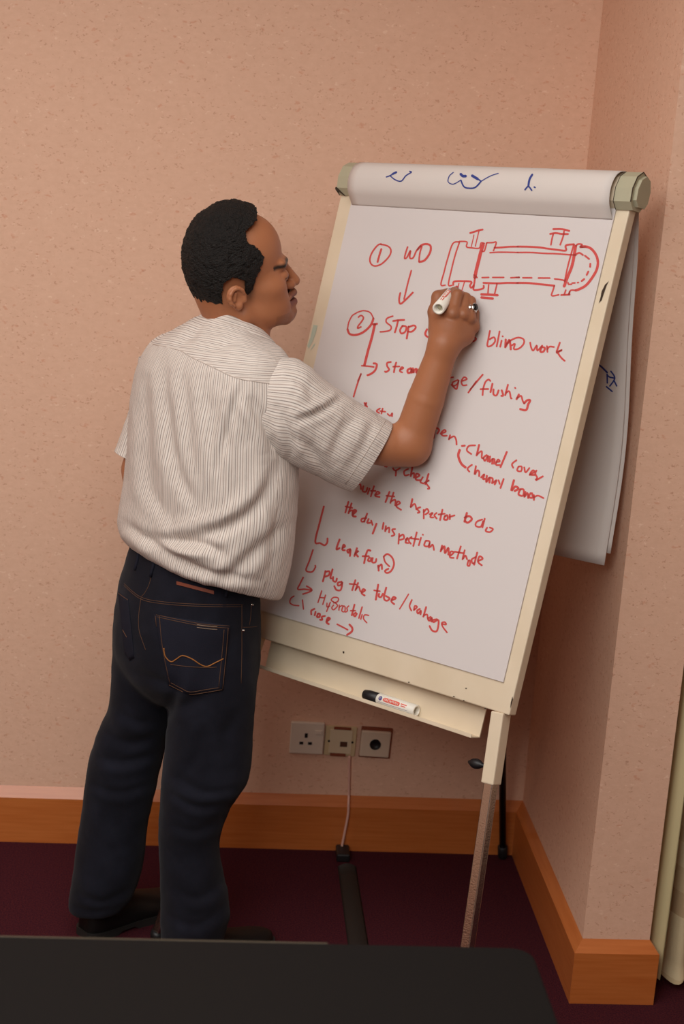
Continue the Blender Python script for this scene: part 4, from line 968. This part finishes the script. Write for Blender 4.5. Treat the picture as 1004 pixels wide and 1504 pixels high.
V = []
for x in np.linspace(259, 314, 12):
    y0 = 853.5+(x-259)*.26
    for dy in (0, 5.0): V.append(onsurf(TJ, x, y0+dy, .0022))
b.add(V, [[2*i, 2*i+1, 2*i+3, 2*i+2] for i in range(11)]); b.obj('leather_patch', M_LEATHER, jeans)
b = MB()
for x, y in ((224, 832), (334, 862), (201, 822)):
    P = [onsurf(TJ, x+dx, y+dy, .002) for dx, dy in ((2, -8), (1, 0), (-1.5, 8), (-3, 15))]
    P = [p for p in P if p is not None]
    if len(P) > 2: b = MB(); b.tube(P, .0035, 6); b.obj('belt_loop', M_JEAN2, jeans)
G = loft([(192, 784, 378.5, 846, 3.175, TH, .74, -.20), (188.5, 788, 381, 850, 3.175, TH, .74, -.20), (187, 800, 381.5, 860, 3.175, TH, .742, -.20), (190, 804, 379, 864, 3.175, TH, .742, -.20)], 90, 12)
mb = MB(); closed(mb, G); mb.obj('belt', M_BELT, man)

# ---- shoes
def shoe(S, dr):
    dr = nrm(np.array([dr[0], dr[1], 0])); pr = np.array([dr[1], -dr[0], 0]); S = np.array([S[0], S[1], 0.])
    st = [(0, .018, .055), (.012, .031, .072), (.04, .038, .080), (.09, .040, .082), (.13, .041, .076), (.17, .046, .062), (.21, .047, .050), (.245, .041, .043), (.27, .028, .037), (.283, .012, .030)]
    st = catmull(np.array(st), 36); V = []; n = 24; G = []
    for s, wd, h in st:
        r = []
        for j in range(n):
            t = 2*math.pi*j/n; x = wd*np.sign(math.cos(t))*abs(math.cos(t))**.8; z = math.sin(t); z = .016+(h-.016)*z**.8 if z > 0 else .016+.006*z
            r.append(S+dr*s+pr*x+np.array([0, 0, z]))
        G.append(r)
    mb = MB(); closed(mb, np.array(G)); o = mb.obj('shoe', M_SHOE, man)
    G = []
    for s, wd, h in st:
        s2 = .1415+(s-.1415)*1.025; wd += .003; lo = .0 if s < .075 or s > .12 else .008
        G.append([S+dr*s2+pr*x+np.array([0, 0, z]) for x, z in ((-wd, lo), (wd, lo), (wd, .018), (-wd, .018))])
    mb = MB(); closed(mb, np.array(G)); mb.obj('sole', M_SOLE, o, smooth=False)
    return o
shoe((-.236, 3.240), (.78, .62)); shoe((-.045, 3.075), (.82, .57))

# ---- finger ring and the marker in the hand
p = FING['ring'][0]; d = nrm(p[1]-p[0]); c = p[0]+(p[1]-p[0])*.52; X = nrm(np.cross(d, [0, 1, 0])); Y_ = np.cross(d, X)
b = MB(); t = np.linspace(0, 2*math.pi, 33)
b.lathe(c-d*.0055, d, [(.0112, 0), (.0130, .0005), (.0140, .0055), (.0130, .0105), (.0112, .011)], 28)
fr = b.obj('finger_ring', M_SILVER, man)
sd_ = nrm(BW*.95-BN*.30); sd_ = nrm(sd_-d*(sd_@d)); tx = np.cross(sd_, d)
b = MB(); V = []
prof = [(1.05, .0), (1.1, .003), (.98, .0045)]
for k, hgt in prof: V += [c+sd_*(.0118+hgt)+k*(.0085*math.cos(a)*d+.0072*math.sin(a)*tx) for a in t[:-1]]
b.add(V, gridfaces(3, 32)+[list(range(64, 96))]); b.obj('bezel', M_SILVER, fr)
b = MB(); V = []
for k, hgt in ((.95, .004), (.8, .0062), (.45, .0074), (.05, .0078)): V += [c+sd_*(.0118+hgt)+k*(.0085*math.cos(a)*d+.0072*math.sin(a)*tx) for a in t[:-1]]
b.add(V, gridfaces(4, 32)+[list(range(96, 128))]); b.obj('stone', M_ONYX, fr)
tip = onboard(671, 421, -.003); dirn = ray(643.5, 453.5); qd = tip-CAM
LM = .138; bq = qd@dirn; tt = bq-math.sqrt(max(0, bq*bq-(qd@qd-LM*LM))); butt = CAM+dirn*tt
marker('board_marker', 'white marker held in the hand of the man, writing in red on the sheet', butt, tip-butt, LM, np.array([-.3, -.8, .6]), False, '')
# ---------------------------------------------------------------- small things on the wall and floor
def wallp(x, y, n=0.): return px(x, y, D-n)
def plate(name, label, quad, m, back=None):
    """square wall plate from the photo position of its centre, real size"""
    cx, cy, sz, tilt = quad; c = wallp(cx, cy); o = thing(name, label, 'socket', c)
    a = math.radians(tilt); ex = np.array([math.cos(a), 0, math.sin(a)]); ez = np.array([-math.sin(a), 0, math.cos(a)]); ey = np.array([0, -1., 0])
    return o, c, ex, ez, ey, sz
o, c, ex, ez, ey, sz = plate('power_socket', 'square white power socket with three pin holes and a switch, leftmost on the back wall', (450.5, 1082, .086, -.6), M_PLASTIC)
b = MB(); b.box(c+ey*.006, (sz/2, sz/2, .006), (ex, ez, ey), .003); b.obj('plate', M_PLASTIC, o, smooth=False)
b = MB(); b.box(c+ey*.012+ez*.008-ex*.003, (.0038, .0060, .0008), (ex, ez, ey)); b.box(c+ey*.012-ez*.013-ex*.014, (.0050, .0036, .0008), (ex, ez, ey)); b.box(c+ey*.012-ez*.013+ex*.008, (.0050, .0036, .0008), (ex, ez, ey)); b.obj('pin_hole', M_BLACK, o, smooth=False)
b = MB(); b.box(c+ey*.0125+ez*.018+ex*.028, (.0095, .0055, .0025), (ex, ez, ey), .0015); b.obj('rocker_switch', M_PLASTIC, o, smooth=False)
o, c, ex, ez, ey, sz = plate('telephone_socket', 'worn beige telephone socket plate with rust brown clips, in the middle of the wall plates', (499.5, 1087, .080, -1.5), M_BEIGE)
b = MB(); b.box(c+ey*.004, (sz/2, sz/2, .004), (ex, ez, ey), .002); b.obj('plate', M_BEIGE, o, smooth=False)
b = MB(); b.box(c+ey*.0095, (sz*.36, sz*.40, .0018), (ex, ez, ey), .001); b.obj('insert', mat('pale_beige', srgb(214, 196, 166), .5), o, smooth=False)
b = MB(); b.box(c+ey*.012+ex*.008-ez*.006, (.009, .0065, .0010), (ex, ez, ey)); b.obj('jack', mat('brown_jack', srgb(84, 50, 34), .6), o, smooth=False)
b = MB(); b.box(c+ey*.010+ez*.036+ex*.002, (.022, .0036, .002), (ex, ez, ey), .0008); b.obj('clip', M_RUST, o, smooth=False); b = MB(); b.box(c+ey*.010-ez*.036-ex*.004, (.020, .0038, .002), (ex, ez, ey), .0008); b.obj('clip', M_RUST, o, smooth=False)
b = MB(); b.lathe(c+ey*.0105-ex*.030, ey, [(.003, 0), (.0028, .001), (.0005, .0015)], 12); b.obj('screw', M_STEEL, o); b = MB(); b.lathe(c+ey*.0105+ex*.030, ey, [(.003, 0), (.0028, .001), (.0005, .0015)], 12); b.obj('screw', M_STEEL, o)
o, c, ex, ez, ey, sz = plate('cable_outlet', 'square pale wall plate with one round black cable hole, rightmost on the wall', (550, 1090, .076, -2), M_PLASTIC)
b = MB(); b.box(c+ey*.004+ex*.002+ez*.001, (.040, .041, .004), (ex, ez, ey), .001); b.obj('backing', M_RUST, o, smooth=False)
b = MB(); b.box(c+ey*.011, (sz/2, sz/2-.003, .005), (ex, ez, ey), .003); b.obj('plate', mat('off_white_plastic', srgb(214, 194, 172), .45), o, smooth=False)
b = MB(); b.lathe(c+ey*.016, ey, [(.0145, 0), (.0145, .0012), (.0125, .0016), (.0125, .0008), (.001, .0008)], 24); b.obj('cable_hole', M_BLACK, o)
# flex from the middle plate down to the floor
P = [wallp(513, 1110, .012), wallp(512.5, 1140, .012), wallp(512, 1168, .012), wallp(511.5, 1180, .030), wallp(511, 1195, .032), wallp(508, 1212, .034), wallp(504, 1232, .036)]
e = onfloor(500.5, 1250, .008); P += [e]
b = MB(); b.tube(catmull(np.array(P), 40), .0032, 8); o = b.obj('phone_cable', mat('pale_pink_cord', srgb(222, 176, 160), .5)); tag(o, 'thin pale cord hanging from the beige telephone socket to the floor', 'cable')
b = MB(); q = onfloor(503, 1262, 0); d2 = nrm(onfloor(506, 1290)-q)
b.box(q+np.array([0, 0, .011])-d2*.012, (.017, .03, .011), (np.cross(d2, [0, 0, 1]), d2, [0, 0, 1]), .004); o2 = b.obj('plug', M_BLACK, o, smooth=False)
b = MB()
La, Lb, Ra, Rb = onfloor(499, 1300), onfloor(512, 1400), onfloor(527, 1300), onfloor(543, 1400)
La, Ra = La+(La-Lb)*.30, Ra+(Ra-Rb)*.30; Lb, Rb = Lb+(Lb-La)*2.2, Rb+(Rb-Ra)*2.2
V = []
for f in np.linspace(0, 1, 24):
    l, r = La+(Lb-La)*f, Ra+(Rb-Ra)*f
    for s, z in ((0, 0), (.12, .0035), (.3, .0075), (.5, .009), (.7, .0075), (.88, .0035), (1, 0)):
        V.append(l+(r-l)*s+np.array([0, 0, z+.0008]))
b.add(V, gridfaces(24, 7, False)+[[i*7, (i+1)*7, (i+1)*7+6, i*7+6] for i in range(23)]+[list(range(7)), [23*7+j for j in range(7)][::-1]])
o = b.obj('cable_cover', mat('dark_rubber_cover', srgb(34, 28, 24), .7)); tag(o, 'flat dark cable cover strip running across the maroon carpet from the wall', 'cable cover')

# ---------------------------------------------------------------- table in the foreground
tz = .75; ty = 1.911; tx1 = .470; tx0 = -1.30; tyf = 1.16; r = .030
table = thing('table', 'table with a black top standing in the foreground, only its far edge in view', 'table', ((tx0+tx1)/2, (ty+tyf)/2, 0))
out = [(tx1-r+r*math.cos(a), ty-r+r*math.sin(a)) for a in np.linspace(0, math.pi/2, 9)]+[(tx0+r+r*math.cos(a), ty-r+r*math.sin(a)) for a in np.linspace(math.pi/2, math.pi, 9)]+[(tx0+r+r*math.cos(a), tyf+r+r*math.sin(a)) for a in np.linspace(math.pi, 1.5*math.pi, 9)]+[(tx1-r+r*math.cos(a), tyf+r+r*math.sin(a)) for a in np.linspace(1.5*math.pi, 2*math.pi, 9)]
n = len(out); V = []; cxy = np.array([(tx0+tx1)/2, (ty+tyf)/2])
for z, ins in ((tz-.03, .002), (tz-.028, 0), (tz-.003, 0), (tz-.0008, .001), (tz, .003)):
    for p in out:
        q = np.array(p); dq = cxy-q; V.append((*(q+np.sign(dq)*ins), z))
mesh_obj('table_top', V, gridfaces(5, n)+[list(range(n))[::-1], [4*n+j for j in range(n)]], M_TABLE, table, smooth=False)
b = MB(); b.box((.19-.75, ty+.0012, tz-.013), (.75, .0016, .0125), None, .0006); b.obj('edge_strip', M_TAN, table, smooth=False)
for x in (tx0+.08, tx1-.08):
    for y in (tyf+.08, ty-.08):
        b = MB(); b.tube([(x, y, 0), (x, y, tz-.03)], .018, 14); b.obj('leg', M_STEEL, table)
b = MB()
for y in (tyf+.08, ty-.08): b.box(((tx0+tx1)/2, y, tz-.05), ((tx1-tx0)/2-.08, .012, .02))
b.obj('apron', M_STEEL, table, smooth=False)

# ---------------------------------------------------------------- curtain beside the pier
def curtain_mat():
    m = mat('banded_curtain_cloth', srgb(206, 188, 148), .85, spec=.1); nt = m.node_tree; bs = nt.nodes['Principled BSDF']
    tc = nt.nodes.new('ShaderNodeTexCoord'); sp = nt.nodes.new('ShaderNodeSeparateXYZ'); nt.links.new(tc.outputs['Object'], sp.inputs[0])
    dv = nt.nodes.new('ShaderNodeMath'); dv.operation = 'DIVIDE'; dv.inputs[1].default_value = .36; nt.links.new(sp.outputs['Z'], dv.inputs[0])
    fr = nt.nodes.new('ShaderNodeMath'); fr.operation = 'FRACT'; nt.links.new(dv.outputs[0], fr.inputs[0])
    rp = nt.nodes.new('ShaderNodeValToRGB'); rp.color_ramp.interpolation = 'CONSTANT'; cr = rp.color_ramp
    A, Bc, Cc = (*srgb(208, 190, 154), 1), (*srgb(184, 158, 124), 1), (*srgb(196, 174, 138), 1)
    cr.elements[0].position = 0; cr.elements[0].color = A; cr.elements[1].position = .42; cr.elements[1].color = Bc
    for p, q in ((.58, Cc), (.74, A), (.9, Cc)):
        el = cr.elements.new(p); el.color = q
    nt.links.new(fr.outputs[0], rp.inputs['Fac']); nt.links.new(rp.outputs['Color'], bs.inputs['Base Color'])
    n = nt.nodes.new('ShaderNodeTexNoise'); n.inputs['Scale'].default_value = 240; u = nt.nodes.new('ShaderNodeBump'); u.inputs['Strength'].default_value = .3; u.inputs['Distance'].default_value = .002
    nt.links.new(tc.outputs['Object'], n.inputs['Vector']); nt.links.new(n.outputs['Fac'], u.inputs['Height']); nt.links.new(u.outputs['Normal'], bs.inputs['Normal'])
    return m
cb = onfloor(974, 1446, .03)
cur = thing('curtain', 'cream banded curtain hanging in folds beside the wallpapered pier', 'curtain', (1.35, 3.12, .03))
G = []
for z in np.linspace(.03, 2.5, 60):
    row = []
    for s in np.linspace(0, 1, 140):
        x = 1.024+.62*s; ph = 2*math.pi*(6.5*s)+.5*math.sin(z*1.7)
        y = 3.085+.030*math.sin(ph)+.010*math.sin(2.3*ph+z)+.012*math.sin(z*1.3+6*s); row.append((x+.010*math.sin(ph*1.0+1.2), y, z+.012*math.sin(ph+.6)*(z < .06)))
    G.append(row)
G = np.array(G); N = gridnormals(G, False); m_, n_ = G.shape[:2]; k = m_*n_
V = np.concatenate([G.reshape(-1, 3), (G+N*.0016).reshape(-1, 3)]); F = gridfaces(m_, n_, False); F = F+[[k+i for i in f[::-1]] for f in F]
F += [[i, i+1, k+i+1, k+i] for i in range(n_-1)]+[[i*n_, (i+1)*n_, k+(i+1)*n_, k+i*n_] for i in range(m_-1)]
mesh_obj('drape', V, F, curtain_mat(), cur)
G = []
for z in np.linspace(.045, 2.5, 40):
    G.append([(1.008+.005*math.sin(z*2)+.030*s+.003*math.sin(9*s+z), 3.062-.028*s+.008*math.sin(z*3+4*s), z) for s in np.linspace(0, 1, 14)])
G = np.array(G); N = gridnormals(G, False); m_, n_ = G.shape[:2]; k = m_*n_
V = np.concatenate([G.reshape(-1, 3), (G+N*.0016).reshape(-1, 3)]); F = gridfaces(m_, n_, False); F = F+[[k+i for i in f[::-1]] for f in F]
mesh_obj('lining', V, F, mat('greenish_cream_lining', srgb(204, 190, 146), .8), cur)
b = MB(); b.tube([(1.0, 3.10, 2.53), (2.38, 3.10, 2.53)], .012, 12); b.obj('curtain_rail', M_STEEL, cur)
